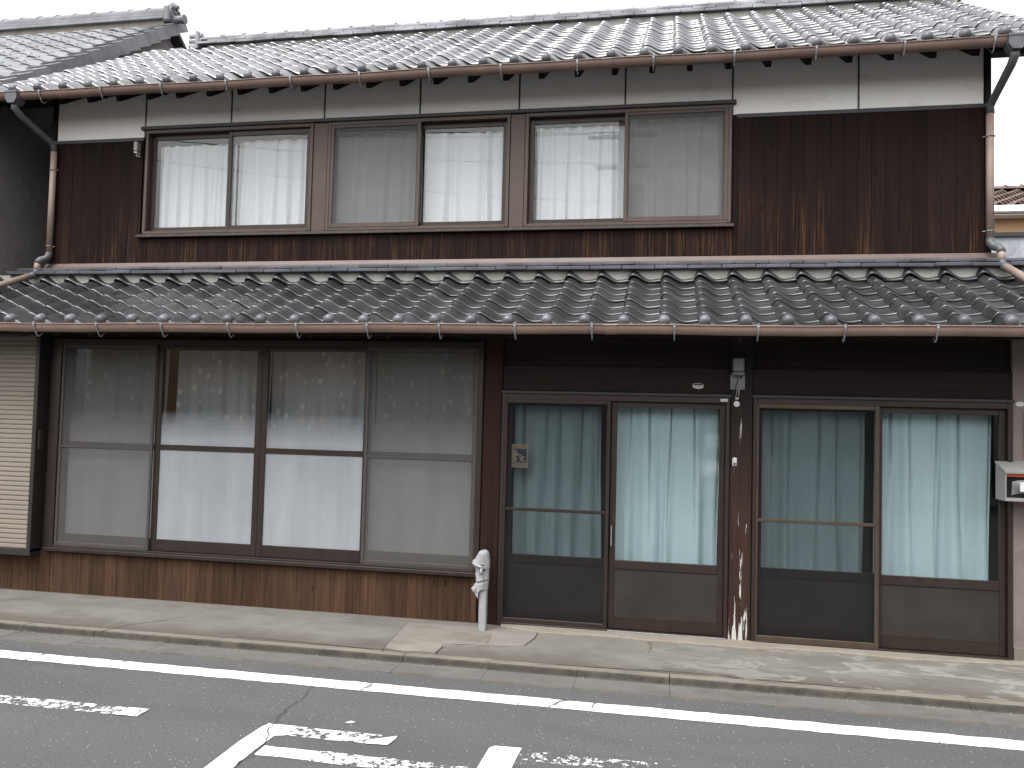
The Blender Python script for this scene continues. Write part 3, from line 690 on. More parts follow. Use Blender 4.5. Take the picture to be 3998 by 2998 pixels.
# charred boards
pw = .1128
pm = {}
def board(x, w, zt, zb, y=-.001, mat='plank_up', nm='siding_board'):
    key = (round(w, 3), round(zt, 2), round(zb, 2), mat)
    if key not in pm: pm[key] = MB().box(0, key[0]-.0015, -.014, 0, key[2], key[1], .0018).mesh(nm, mat)
    place(pm[key], nm, house, (x, y+random.uniform(-.0018, .0012), 0))
x = -.27; 
while x < 8.755:
    w = min(pw, 8.757-x)
    inwin = x+w > .775 and x < 6.67
    if x < .765 < x+w and not x+w > .79: w = .765-x
    if inwin and x < .765: board(x, .765-x, 4.397, 3.128); board(.765, x+w-.765, 3.385, 3.128)
    elif inwin and x+w > 6.69: board(x, 6.682-x, 3.385, 3.128); board(6.682, x+w-6.682, 4.375, 3.128)
    else: board(x, w, 3.385 if inwin else (4.397 if x < 3 else 4.375), 3.128)
    x += w
# flashing and the double row of wall ridge tiles
fl = MB(); fl.prism([(-.016, 3.122), (-.022, 3.125), (-.045, 3.085), (-.050, 3.052), (-.040, 3.050), (-.016, 3.10)], 'x', -.31, 8.86)
fl.build('flashing', 'flash', house)
MB().box(-1.2, 9.9, -.145, .0, 2.80, 2.984).build('wall_mortar', 'mortar', house)
w1 = MB().box(0, .286, -.205, 0, 0, .034, .006).mesh('ridge_tile', 'noshi2'); w2 = MB().box(0, .286, -.180, 0, 0, .030, .006).mesh('ridge_tile', 'noshi2')
wr = empty('wall_ridge', (4.2, -.1, 3.0), house)
x = -.62
while x < 9.9:
    place(w1, 'ridge_tile', wr, (x, random.uniform(-.004, .004), 2.981+random.uniform(-.002, .002)), (0, random.uniform(-.012, .012), 0))
    place(w2, 'ridge_tile', wr, (x+.11, random.uniform(-.004, .004), 3.019+random.uniform(-.002, .004)), (0, random.uniform(-.014, .014), 0)); x += .288
# ---- lower roof
BX0, BX1 = -1.7, 10.0
def lo_pt(x, y, o): return (x, y+o*math.sin(LO_A), loz(y)-o*math.cos(LO_A))
lr = MB(); a = [lo_pt(BX0, -1.50, .105), lo_pt(BX1, -1.50, .105), lo_pt(BX1, .0, .105), lo_pt(BX0, .0, .105)]; b = [lo_pt(BX0, -1.50, .122), lo_pt(BX1, -1.50, .122), lo_pt(BX1, 0, .122), lo_pt(BX0, 0, .122)]
lr.add(a+b, [(0, 1, 2, 3), (7, 6, 5, 4), (0, 4, 5, 1), (1, 5, 6, 2), (3, 2, 6, 7), (0, 3, 7, 4)])
roof_l = lr.build('lower_roof', 'soffit', house)
DY_L = .192; EX_L = DY_L/math.cos(LO_A)
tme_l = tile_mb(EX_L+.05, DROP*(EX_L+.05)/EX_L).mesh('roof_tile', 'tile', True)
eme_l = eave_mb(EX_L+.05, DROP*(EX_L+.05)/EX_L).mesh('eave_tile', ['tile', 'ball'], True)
YE_L = -1.52
for k in range(-8, 33):
    x = .660+TW*k
    for j in range(8):
        y = YE_L+DY_L*j
        if not (inview((x-.05, y+.1, loz(y)), .0, .0) or inview((x+TW, y, loz(y)), 0, 0)): continue
        loc = (x+random.uniform(-.003, .003), y+random.uniform(-.004, .004), loz(y)+random.uniform(-.002, .003)); rz = random.uniform(-.007, .007)
        place(eme_l if j == 0 else tme_l, 'eave_tile' if j == 0 else 'roof_tile', roof_l, loc, (LO_A, 0, rz))
for k in range(-8, 33):
    x = .660+TW*k; y = -.222
    if inview((x-.05, y, loz(y)), 0, 0) or inview((x+TW, y, loz(y)), 0, 0):
        place(tme_l, 'roof_tile', roof_l, (x+random.uniform(-.003, .003), y, loz(y)+.024), (LO_A+.24, 0, random.uniform(-.007, .007)))
for k in range(-4, 34):
    x = .376+.328*k; p = [lo_pt(0, -1.49, .124), lo_pt(0, -.9, .124), lo_pt(0, -.9, .165), lo_pt(0, -1.49, .165)]
    if -.2 < x < 9.3: MB().prism([(q[1], q[2]) for q in p], 'x', x-.022, x+.022).build('rafter', 'beamv', house)
MB().box(BX0, BX1, -1.515, -1.49, loz(-1.5)-.135, loz(-1.5)-.07).build('fascia_board', 'beam', house)
# ---- downpipes
def pipe(x, sgn):
    d = empty('downpipe', (x, -.06, 3.1), house)
    hx, hy, hz = x-.10*(-sgn) if False else (x-.125 if sgn < 0 else x+.035), -.475, 4.70
    hb = MB(); hb.prism([(hx-.062, 4.775), (hx+.062, 4.775), (hx+.064, 4.70), (hx+.034, 4.655), (hx-.034, 4.655), (hx-.064, 4.70)][::-1], 'y', hy-.06, hy+.06)
    hb.box(hx-.067, hx+.067, hy-.065, hy+.065, 4.757, 4.780, .004); hb.build('rain_hopper', 'pvc', d)
    a = Vector((hx, hy, 4.66)); b = Vector((x, -.065, 4.365))
    MB().tube([a, a+Vector((0, 0, -.035)), (a+Vector((0, .01, -.06))).lerp(b, .10), b-(b-a).normalized()*.06, b, b+Vector((0, 0, -.06))], [.036, .036, .033, .031, .032, .034], 14).build('swan_neck', 'pvc', d, smooth=True)
    MB().tube([(x, -.062, 4.32), (x, -.062, 3.21)], .031, 16).build('pipe_run', 'pipe', d, smooth=True)
    e = sgn*.055
    MB().tube([(x, -.062, 3.235), (x, -.068, 3.20), (x+e*.3, -.085, 3.168), (x+e*.8, -.12, 3.150), (x+e, -.14, 3.125), (x+e, -.15, 3.10)], [.034, .036, .036, .036, .036, .034], 14).build('pipe_elbow', 'pvc', d, smooth=True)
    MB().tube([(x+e, -.145, 3.12), (x+e, -.16, 3.015)], .031, 14).build('pipe_run', 'pipe', d, smooth=True)
    MB().tube([(x+e, -.158, 3.03), (x+e, -.162, 3.0), (x+e*1.15, -.19, 2.975), (x+e*1.4, -.23, 2.955)], .035, 14).build('pipe_elbow', 'pvc', d, smooth=True)
    q0 = Vector((x+e*1.25, -.21, 2.968)); q1 = Vector((-.395, -.55, 2.795)) if sgn < 0 else Vector((8.872, -.52, 2.815))
    q2 = q1+(q1-q0)*1.6; q2.z = loz(q2.y)+.03; q1.z = loz(q1.y)+.035
    MB().tube([q0, q1, q2], .031, 14).build('pipe_run', 'pipe', d, smooth=True)
    for z in (4.11, 3.30):
        br = MB(); br.tube([(x+.036*math.cos(t), -.062+.036*math.sin(t), z) for t in [2*math.pi*i/14 for i in range(15)]], .004, 6)
        br.tube([(x, -.03, z), (x, .0, z)], .004, 6); br.tube([(x+sgn*-.034, -.062, z), (x-sgn*.055, -.05, z+.002)], .003, 6); br.build('pipe_clamp', 'gal', d)
pipe(-.245, -1); pipe(8.779, 1)
# ---- upper windows
def sash(mb, x0, x1, z0, z1, y, st=.045, top=.05, bot=.055, d=.028):
    mb.box(x0, x0+st, y, y+d, z0, z1, .003); mb.box(x1-st, x1, y, y+d, z0, z1, .003)
    mb.box(x0+st, x1-st, y+.002, y+d-.002, z0, z0+bot, .003); mb.box(x0+st, x1-st, y+.002, y+d-.002, z1-top, z1, .003)
    return mb
win = [('pane_l', .80, 2.645), ('mid', 2.80, 4.632), ('r', 4.778, 6.665)]
rows = []
for i, (nm, x0, x1) in enumerate(win):
    w = empty('window', ((x0+x1)/2, 0, 3.40), house)
    xm = (x0+x1)/2+.01
    fr = MB(); z0, z1 = 3.425, 4.503
    fr.box(x0, x0+.032, -.030, .075, z0, z1, .003); fr.box(x1-.032, x1, -.030, .075, z0, z1, .003)
    fr.box(x0+.032, x1-.032, -.028, .075, z1-.035, z1-.001, .003); fr.box(x0+.032, x1-.032, -.040, .075, z0-.006, z0+.020, .003)
    fr.box(x0+.032, x1-.032, -.012, -.004, z0+.020, z0+.030); fr.build('frame', 'alu_l', w)
    a0, a1, b0, b1 = x0+.034, xm+.022, xm-.022, x1-.034
    zb, zt = z0+.022, z1-.037
    inner, outer = .036, .004
    ya, yb = (outer, inner) if i == 1 else (inner, outer)
    sash(MB(), a0, a1, zb, zt, ya).build('sash', 'alu', w); sash(MB(), b0, b1, zb, zt, yb).build('sash', 'alu', w)
    for (p0, p1, yy) in ((a0, a1, ya), (b0, b1, yb)):
        MB().box(p0+.04, p1-.04, yy+.012, yy+.016, zb+.05, zt-.045).build('pane', 'glass', w)
    if i in (1, 2):
        s0, s1 = (a0, a1) if i == 1 else (b0, b1)
        sc = empty('insect_screen', ((s0+s1)/2, -.02, zb), w) if False else None
        sash(MB(), s0-.004, s1+.004, zb+.004, zt+.012, -.024, .034, .034, .044, .020).build('screen_frame', 'alu_l', w)
        MB().quad((s0+.028, -.014, zb+.045), (s1-.028, -.014, zb+.045), (s1-.028, -.014, zt-.02), (s0+.028, -.014, zt-.02)).build('screen_mesh', 'scr', w)
for a, b in ((2.648, 2.797), (4.635, 4.775)):
    MB().box(a, b, -.020, .09, 3.42, 4.502, .004).build('window_post', 'alu_l', house)
sl = MB(); sl.prism([(.011, 3.39), (-.055, 3.382), (-.060, 3.386), (-.060, 3.402), (-.04, 3.418), (.011, 3.424)], 'x', .752, 6.690); s_o = sl.build('window_sill', 'sillm', house)
nail = MB().tube([(0, -.062, 0), (0, -.058, 0)], .004, 8).mesh('sill_screw', 'gal')
for k in range(25): place(nail, 'sill_screw', s_o, (.90+.235*k, 0, 3.400))
# curtains behind the upper glass
def curtain(name, x0, x1, z0, z1, y, mat, folds, amp, label, group, seed, pinch=0.0, zt=None, nv=12, tear=None):
    rnd = random.Random(seed); ph = [rnd.uniform(0, 6.28) for _ in range(6)]; fw = [rnd.uniform(.75, 1.3) for _ in range(6)]
    mb = MB(); nu = max(60, int((x1-x0)*130))
    def P(u, v):
        warp = u+.018*math.sin(6.28*u*1.3+ph[0])+.010*math.sin(6.28*u*2.9+ph[1])
        a = 2*math.pi*folds*warp
        f = math.sin(a+ph[2])*.6+.28*math.sin(1.73*a*fw[1]+ph[3])+.22*math.sin(.61*a+ph[4])
        if pinch:
            tt = (warp*folds) % 1.0; pk = max(0, 1-abs(tt-.5)/(.07+.10*(1-v)))
            f = f*(1-.6*v**2)+pinch*(v**1.6)*(-pk*pk*1.6)
        sway = .012*math.sin(3*v+ph[5])*math.sin(a*.5)
        top = z1 if zt is None else z1+(zt-z1)*u
        return (x0+(x1-x0)*u+sway, y-amp*f*(.75+.35*(1-v)), z0+(top-z0)*v)
    mb.grid(P, nu, nv)
    return mb.build(name, mat, smooth=True, label=label, cat='curtain', group=group)
UC = 'white curtains behind the upper windows'
cz = [(.88, 1.745, 'white curtain behind the leftmost upper window pane, beside the small wall lamp holder', 4.372),
      (1.77, 2.64, 'white curtain behind the second upper pane, beside the wide brown window post', 4.395),
      (2.855, 3.735, 'greyish white curtain behind the insect screen of the middle upper window', 4.40),
      (3.75, 4.63, 'white curtain behind the unscreened pane of the middle upper window', 4.39),
      (4.87, 5.70, 'white curtain behind the unscreened pane of the right upper window', 4.40),
      (5.73, 6.61, 'greyish white curtain behind the insect screen of the right upper window', 4.43)]
for i, (a, b, lb, zt) in enumerate(cz): curtain('curtain', a, b, 3.44, zt, .115, 'cur_w', 6.0, .024, lb, UC, 20+i)
# ---- lower wall
lw = MB()
lw.box(-2.2, .70, WY, WY+.1, .33, 2.4); lw.box(.70, 4.66, WY+.002, WY+.1, 2.245, 2.40); lw.box(-2.2, 4.66, WY+.016, WY+.1, -.1, .335)
lw.box(4.80, 8.60, WY+.03, WY+.1, 1.85, 2.42); lw.build('lower_wall', 'beam', house)
inn = MB(); inn.box(-2.2, 10, 1.4, 1.5, -.1, 2.95); inn.box(-2.2, 10, -.86, 1.4, -.12, -.06); inn.box(-2.2, 10, -.86, 1.4, 2.42, 2.46)
inn.box(-2.3, -2.2, -.98, 1.5, -.1, 2.6); inn.box(9.95, 10.05, -.98, 1.5, -.1, 2.6); inn.box(4.68, 4.78, -.85, 1.4, -.06, 2.42)
inn.build('room_shell', 'room', house)
inu = MB(); inu.box(-.165, 8.655, 1.6, 1.7, 3.005, 4.915); inu.build('upper_room_shell', 'room', house)
MB().box(4.66, 4.815, WY-.012, WY+.09, -.05, 2.34, .006).build('post', 'redpost', house)
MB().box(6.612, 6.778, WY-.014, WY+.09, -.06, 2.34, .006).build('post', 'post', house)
MB().box(4.816, 6.611, WY+.004, WY+.028, 1.852, 2.052, .003).build('lintel_board', 'beam', house)
MB().box(6.779, 8.60, WY+.004, WY+.028, 1.852, 2.052, .003).build('lintel_board', 'beam', house)
MB().box(-2.2, 8.61, WY+.012, WY+.10, 2.30, 2.42, .006).build('eave_beam', 'beam', house)
MB().box(8.60, 10.3, WY-.006, WY+.12, -.08, 2.36).build('rendered_wall', 'pink', house)
MB().box(8.60, 10.3, WY-.020, WY+.11, -.10, .075, .004).build('wall_plinth', 'kerb', house)
# lower siding
x = -.35
while x < 4.64:
    w = .1335; w = min(w, 4.645-x)
    board(x, w, .335, -.05+.004*random.random(), WY+.014, 'plank_lo', 'skirt_board'); x += w
# shutter case on the left
sc = empty('shutter_case', (.1, -1.05, .33), house)
cs = MB(); cs.box(.572, .612, -1.115, WY, .33, 2.30, .003); cs.box(-2.0, .612, -1.112, WY, .30, .358, .003); cs.box(-2.0, .612, -1.112, WY, 2.26, 2.31, .003); cs.box(-2.0, .60, -1.03, WY, .34, 2.28)
cs.build('case_frame', 'shutf', sc)
slm = MB(); slm.prism([(-1.090, 0), (-1.0975, .003), (-1.0990, .008), (-1.0955, .030), (-1.0900, .0425), (-1.080, .0425), (-1.080, 0)][::-1], 'x', -2.0, .570); slm = slm.mesh('slat', 'shut')
for k in range(45): place(slm, 'slat', sc, (0, 0, .359+.0423*k))
hd = MB(); hd.box(.613, .622, -1.085, -1.03, 1.24, 1.42, .004); hd.build('finger_pull', 'alu_b', sc)
for k in range(4): MB().box(.6225, .625, -1.07, -1.045, 1.262+.038*k, 1.284+.038*k).build('pull_slot', 'black', sc)
# big lower window: four sashes
lwn = empty('window', (2.7, WY, .35), house)
fr = MB(); fr.box(.655, .748, WY-.028, WY+.085, .372, 2.245, .003); fr.box(4.612, 4.658, WY-.028, WY+.085, .372, 2.245, .003); fr.box(.748, 4.612, WY-.026, WY+.085, 2.195, 2.243, .003)
fr.box(.66, 4.655, WY-.045, WY+.085, .338, .371, .004); fr.box(.748, 4.612, WY-.030, WY+.085, .371, .386, .002); fr.build('frame', 'alu', lwn)
zz0, zz1 = .388, 2.193
SX = [(.750, 1.735, .045), (1.690, 2.6945, .012), (2.6955, 3.680, .012), (3.630, 4.610, .045)]
for i, (a, b, yo) in enumerate(SX):
    y = WY+yo; sm = MB(); sash(sm, a, b, zz0, zz1, y, .052, .03, .100, .030)
    sm.box(a+.052, b-.052, y+.003, y+.028, 1.270, 1.316, .003); sm.build('sash', 'alu', lwn)
    MB().box(a+.045, b-.045, y+.012, y+.017, 1.312, 2.17).build('pane', 'glass_low', lwn)
    MB().box(a+.045, b-.045, y+.012, y+.017, .48, 1.274).build('pane', 'glass_fr', lwn)
for a, b in ((.752, 1.690), (3.652, 4.612)):
    y = WY-.016; sm = MB(); sash(sm, a, b, .386, 2.193, y, .026, .03, .036, .018); sm.box(a+.026, b-.026, y+.002, y+.016, 1.262, 1.284, .003); sm.build('screen_frame', 'alu_s', lwn)
    MB().quad((a+.02, y+.010, .41), (b-.02, y+.010, .41), (b-.02, y+.010, 2.175), (a+.02, y+.010, 2.175)).build('screen_mesh', 'scr_lo', lwn)
LC = 'leaf patterned lace curtains in the big lower window'
for i, (a, b, lb) in enumerate(((.86, 1.70, 'leaf patterned lace behind the insect screen next to the beige shutter case'), (1.80, 2.69, 'leaf patterned lace behind the unscreened pane second from the shutter case'),
        (2.72, 3.66, 'leaf patterned lace behind the unscreened pane third from the shutter case'), (3.69, 4.585, 'leaf patterned lace behind the insect screen next to the standpipe'))):
    curtain('lace_curtain', a, b, .45, 2.16, WY+.16, 'lace', 6.5, .024, lb, LC, 40+i)
# sliding doors
def doors(x0, x1, frm, scrmat, scrx, lab):
    d = empty('sliding_door', ((x0+x1)/2, WY, -.02), house)
    f = MB(); f.box(x0, x0+.030, WY-.024, WY+.085, -.03, 1.842, .003); f.box(x1-.030, x1, WY-.024, WY+.085, -.03, 1.842, .003)
    f.box(x0+.030, x1-.030, WY-.022, WY+.085, 1.780, 1.825, .003); f.box(x0+.030, x1-.030, WY-.03, WY+.085, -.035, -.004, .002)
    f.build('frame', 'alu', d)
    MB().box(x0-.01, x1+.01, WY-.034, WY+.003, 1.826, 1.850, .003).build('drip_cap', 'trim', d)
    xm = (x0+x1)/2+.01
    for (a, b, yo) in ((x0+.032, xm+.022, .046), (xm-.022, x1-.032, .014)):
        y = WY+yo; s = MB(); z0, z1 = -.002, 1.778
        s.box(a, a+.042, y, y+.028, z0, z1, .003); s.box(b-.042, b, y, y+.028, z0, z1, .003)
        s.box(a+.042, b-.042, y+.001, y+.027, z1-.045, z1, .003); s.box(a+.042, b-.042, y+.001, y+.027, .462, .530, .003); s.box(a+.042, b-.042, y+.001, y+.027, z0, .094, .003)
        s.build('sash', 'alu', d)
        MB().box(a+.036, b-.036, y+.010, y+.018, .088, .468).build('door_panel', 'doorpan', d)
        MB().box(a+.036, b-.036, y+.012, y+.017, .524, 1.738).build('pane', 'glass', d)
        MB().box(a+.043, b-.043, y-.0015, y+.001, .0945, .0975).build('panel_bead', 'alu_b', d)
    a, b = scrx; y = WY-.020
    s = MB(); sash(s, a, b, -.012, 1.784, y, .030, .034, .045, .018); s.box(a+.03, b-.03, y+.001, y+.017, .885, .910, .003); s.build('screen_frame', frm, d)
    MB().quad((a+.025, y+.010, .02), (b-.025, y+.010, .02), (b-.025, y+.010, 1.76), (a+.025, y+.010, 1.76)).build('screen_mesh', scrmat, d)
    return d
d1 = doors(4.818, 6.608, 'alu', 'scr_d', (4.835, 5.695), '')
d2 = doors(6.782, 8.592, 'alu_b', 'scr_d', (6.795, 7.690), '')
MB().box(5.712, 5.722, WY-.012, WY+.012, .64, .80, .003).build('door_pull', 'gal', d1)
MB().box(5.70, 6.60, WY-.034, WY+.09, -.020, -.006, .002).build('door_rail', 'gal', d1)
TC = 'teal pleated curtains behind the sliding doors'
for i, (a, b, lb) in enumerate(((4.90, 5.62, 'dim teal pleated curtain behind the screen door that bears the poster'), (5.735, 6.545, 'bright teal pleated curtain behind the unscreened door beside the doorbell post'),
        (6.85, 7.615, 'dim teal pleated curtain behind the bronze framed screen door'), (7.69, 8.50, 'bright teal pleated curtain behind the glass door next to the mailbox'))):
    curtain('pleated_curtain', a, b, .42, 1.735, WY+.15, 'cur_t', 4.6, .030, lb, TC, 60+i, pinch=1.7, nv=18)

# ================================================================== SMALL THINGS ON THE FRONT
# poster on the screen door pane
def flat(name, pts, y, mat, parent):
    return MB().prism([(x, z) for x, z in pts], 'y', y, y+.0012).build(name, mat, parent)
px0, pz0 = 4.884, 1.226; PW, PH = .144, .189
ptr = empty('child_safety_poster', (px0+PW/2, WY+.055, pz0), label='small yellow and navy child safety poster on the glass behind the left screen door', cat='poster')
py = WY+.0555
flat('sheet', [(px0, pz0), (px0+PW, pz0-.002), (px0+PW, pz0+PH-.002), (px0, pz0+PH)], py, 'cream', ptr)
def L(u, v): return (px0+PW*u, pz0+PH*v)
flat('picture_field', [L(.08, .22), L(.92, .21), L(.92, .80), L(.08, .81)], py-.002, 'navy', ptr)
flat('adult_figure', [L(.085, .225), L(.30, .23), L(.40, .38), L(.32, .46), L(.34, .50), L(.50, .50), L(.53, .55), L(.40, .62), L(.36, .72), L(.22, .77), L(.085, .805)], py-.0035, 'cream', ptr)
flat('child_head', [L(.585+.055*math.cos(a), .525+.042*math.sin(a)) for a in [2*math.pi*k/12 for k in range(12)]], py-.0035, 'cream', ptr)
flat('child_figure', [L(.42, .42), L(.56, .39), L(.58, .33), L(.50, .24), L(.55, .235), L(.66, .30), L(.74, .27), L(.82, .24), L(.90, .28), L(.88, .30), L(.80, .29), L(.72, .40), L(.76, .44), L(.82, .46), L(.80, .49), L(.66, .49), L(.58, .47), L(.45, .44)], py-.0037, 'cream', ptr)
flat('colour_spot', [L(.40, .85), L(.60, .85), L(.60, .96), L(.40, .96)], py-.002, 'orange', ptr)
def text(body, x, z, size, mat, parent, y, name='lettering'):
    cu = bpy.data.curves.new(name, 'FONT'); cu.body = body; cu.size = size; cu.extrude = .0003; cu.materials.append(M[mat])
    tmp = bpy.data.objects.new('tmp_text', cu); COL.objects.link(tmp); bpy.context.view_layer.update()
    me = bpy.data.meshes.new_from_object(tmp.evaluated_get(bpy.context.evaluated_depsgraph_get())); bpy.data.objects.remove(tmp, do_unlink=True)
    return place(me, name, parent, (x, y, z), (R(90), 0, 0))
text('こども', *L(.09, .855), .0185, 'ink', ptr, py-.002)
text('の家', *L(.64, .855), .0185, 'inkred', ptr, py-.002)
for v in (.155, .095):
    x = .08
    while x < .9:
        w = random.uniform(.05, .14); flat('small_print', [L(x, v), L(min(.92, x+w), v), L(min(.92, x+w), v+.028), L(x, v+.028)], py-.002, 'inkgrey', ptr); x += w+.02
# upper left lamp holder
t = empty('lamp_holder', (.735, -.03, 4.25), label='small white lamp holder under the ledge at the upper left wall', cat='lamp')
MB().box(.700, .742, -.085, -.016, 4.275, 4.372, .006).build('housing', 'mail', t); MB().box(.703, .739, -.080, -.018, 4.252, 4.270, .004).build('collar', 'wplas', t)
MB().tube([(.722, -.05, 4.252), (.722, -.05, 4.225), (.728, -.05, 4.215)], [.014, .012, .005], 10).build('socket', 'greyp', t, smooth=True); MB().box(.735, .748, -.05, -.016, 4.222, 4.232, .002).build('switch_tab', 'wplas', t)
# service light on the post under the lower eave
t = empty('porch_light', (6.668, WY-.02, 1.93), label='grey boxy porch light with mounting plate high on the middle post', cat='lamp')
py = WY-.0165
MB().box(6.607, 6.717, py-.006, py, 1.888, 2.002, .002).build('mounting_plate', 'greyp', t)
MB().box(6.622, 6.705, py-.075, py-.006, 2.020, 2.130, .010).build('lamp_body', 'greyp', t); MB().box(6.618, 6.709, py-.078, py-.006, 1.998, 2.018, .005).build('lamp_collar', 'greyp', t)
MB().tube([(6.66, py-.010, 1.998), (6.662, py-.014, 1.96), (6.650, py-.012, 1.92), (6.642, py-.009, 1.885)], .003, 6).build('cable', 'black', t)
for dx in (-.042, .042): MB().tube([(6.662+dx, py-.010, 1.898), (6.662+dx, py-.006, 1.898)], .004, 8).build('screw', 'black', t)
MB().box(6.68, 6.692, py-.012, py-.007, 1.97, 1.99, .002).build('lamp_switch', 'black', t)
# doorbell, round marks, tag and plates
t = empty('doorbell', (6.646, WY-.02, 1.30), label='small white doorbell button on the weathered middle post', cat='doorbell')
MB().box(6.630, 6.664, WY-.030, WY-.0145, 1.298, 1.366, .006).build('casing', 'wplas', t); MB().box(6.634, 6.660, WY-.033, WY-.030, 1.302, 1.328, .002).build('push_button', 'greyp', t)
t = empty('post_disc', (6.656, WY-.02, 1.77), label='round white disc on the middle post below the porch light', cat='disc')
MB().tube([(6.657, WY-.020, 1.777), (6.657, WY-.0145, 1.777)], .0225, 20).build('disc_face', 'wplas', t)
t = empty('post_sticker', (6.66, WY-.02, 1.81), label='tiny white quarter-round sticker just above the round disc', cat='sticker')
MB().prism([(6.652, 1.812), (6.669, 1.812), (6.669, 1.832), (6.660, 1.828), (6.654, 1.820)][::-1], 'y', WY-.0160, WY-.0145).build('sticker_face', 'wplas', t)
t = empty('door_tag', (6.562, WY-.025, 1.80), label='small white tag on the top rail of the left door pair', cat='tag')
MB().box(6.536, 6.590, WY-.0265, WY-.0245, 1.793, 1.815, .001).build('tag_face', 'wplas', t)
MB().tube([(6.545, WY-.0275, 1.800), (6.555, WY-.0275, 1.808), (6.563, WY-.0275, 1.801), (6.573, WY-.0275, 1.806), (6.582, WY-.0275, 1.804)], .0015, 5).build('scribble', 'inkgrey', t)
t = empty('lintel_badge', (6.365, WY, 1.90), label='small white and black badge on the dark lintel above the left doors', cat='badge')
bp = [(6.325, 1.903), (6.345, 1.892), (6.366, 1.888), (6.388, 1.891), (6.405, 1.899), (6.406, 1.925), (6.385, 1.932), (6.35, 1.932), (6.326, 1.926)]
MB().prism(bp[::-1], 'y', WY+.001, WY+.0035).build('badge_face', 'wplas', t)
MB().prism([(6.329, 1.915), (6.402, 1.915), (6.402, 1.924), (6.384, 1.929), (6.35, 1.929), (6.330, 1.924)][::-1], 'y', WY-.0005, WY+.0008).build('badge_band', 'ink', t)
for k in range(4): MB().box(6.343+.013*k, 6.351+.013*k, WY-.0003, WY+.0008, 1.898, 1.907).build('badge_print', 'inkgrey', t)
t = empty('oval_plaque', (8.645, WY, 1.81), label='white oval plaque on the pink rendered wall above the mailbox', cat='plaque')
MB().prism([(8.645+.031*math.cos(a), 1.818+.018*math.sin(a)) for a in [2*math.pi*k/20 for k in range(20)]][::-1], 'y', WY-.012, WY-.0065).build('plaque_face', 'wplas', t)
t = empty('name_board', (8.74, WY-.01, 1.42), label='dark name board on the rendered wall above the mailbox', cat='sign')
MB().box(8.672, 8.80, WY-.024, WY-.0065, 1.43, 1.76, .003).build('board_face', 'black', t)
# mailbox with a newspaper
t = empty('mailbox', (8.66, WY-.1, 1.13), label='cream steel wall mailbox with a red stripe above its dark slot', cat='mailbox')
mx0, mx1, my0, my1 = 8.484, 8.86, -1.163, WY-.007
mb = MB(); mb.box(mx0, mx0+.008, my0, my1, 1.140, 1.335); mb.box(mx1-.008, mx1, my0, my1, 1.140, 1.335); mb.box(mx0, mx1, my0, my1, 1.128, 1.140); mb.box(mx0+.008, mx1-.008, my1-.006, my1, 1.14, 1.36)
mb.prism([(my0, 1.334), (my1, 1.334), (my1, 1.385)], 'x', mx0, mx0+.008); mb.prism([(my0, 1.334), (my1, 1.334), (my1, 1.385)], 'x', mx1-.008, mx1); mb.box(mx0+.008, mx1-.008, my0, my0+.006, 1.14, 1.152); mb.build('box_body', 'mail', t)
lid = MB(); lid.prism([(my0-.012, 1.322), (my0-.014, 1.338), (my0-.004, 1.344), (my1, 1.402), (my1, 1.388), (my0-.006, 1.332)][::-1], 'x', mx0-.006, mx1+.006); lid.build('lid', 'mail', t)
MB().box(mx0+.009, mx1-.009, my0+.001, my0+.006, 1.300, 1.333).build('red_band', 'red', t)
MB().box(mx0+.009, mx1-.009, my0+.05, my0+.056, 1.141, 1.333).build('slot_shadow_plate', 'black', t)
news = MB()
news.grid(lambda u, v: (8.53+.30*u, -1.150-.012*math.sin(v*3.1)+.010*math.sin(9*u+4*v), 1.170+.095*v+.012*math.sin(7*u)), 24, 8)
nw = empty('newspaper', (8.68, -1.15, 1.17), label='folded newspaper in clear wrapping stuck in the mailbox slot', cat='newspaper')
news.build('wrapping', 'greyp', nw, smooth=True); MB().box(8.578, 8.80, -1.172, -1.160, 1.195, 1.262, .003).build('folded_paper', 'paper', nw)
# standpipe post with a towel over it
t = empty('standpipe', (4.742, -1.175, -.045), label='grey square standpipe post standing in front of the red brown post', cat='standpipe')
MB().box(4.713, 4.772, -1.205, -1.146, -.06, .52, .006).build('post_shaft', 'stand', t)
MB().tube([(4.742, -1.20, .45), (4.742, -1.24, .455), (4.742, -1.275, .445), (4.742, -1.285, .41)], .012, 10).build('tap', 'gal', t, smooth=True)
MB().tube([(4.725, -1.235, .485), (4.742, -1.24, .487), (4.760, -1.235, .485)], .008, 8).build('tap_handle', 'gal', t)
tw = MB(); nA, nZ = 72, 70
TL = [(.585, 4.722), (.572, 4.700), (.55, 4.688), (.52, 4.672), (.497, 4.650), (.478, 4.645), (.462, 4.655), (.445, 4.672), (.42, 4.678), (.39, 4.674), (.355, 4.680), (.335, 4.682), (.31, 4.665), (.283, 4.645), (.265, 4.655), (.25, 4.672), (.20, 4.700)]
TR = [(.585, 4.760), (.572, 4.776), (.55, 4.783), (.50, 4.789), (.46, 4.788), (.42, 4.784), (.37, 4.784), (.33, 4.780), (.30, 4.779), (.20, 4.777)]
def tab(T, z):
    if z >= T[0][0]: return T[0][1]
    for (z0, x0), (z1, x1) in zip(T[:-1], T[1:]):
        if z >= z1: f = (z0-z)/(z0-z1); f = f*f*(3-2*f); return x0+(x1-x0)*f
    return T[-1][1]
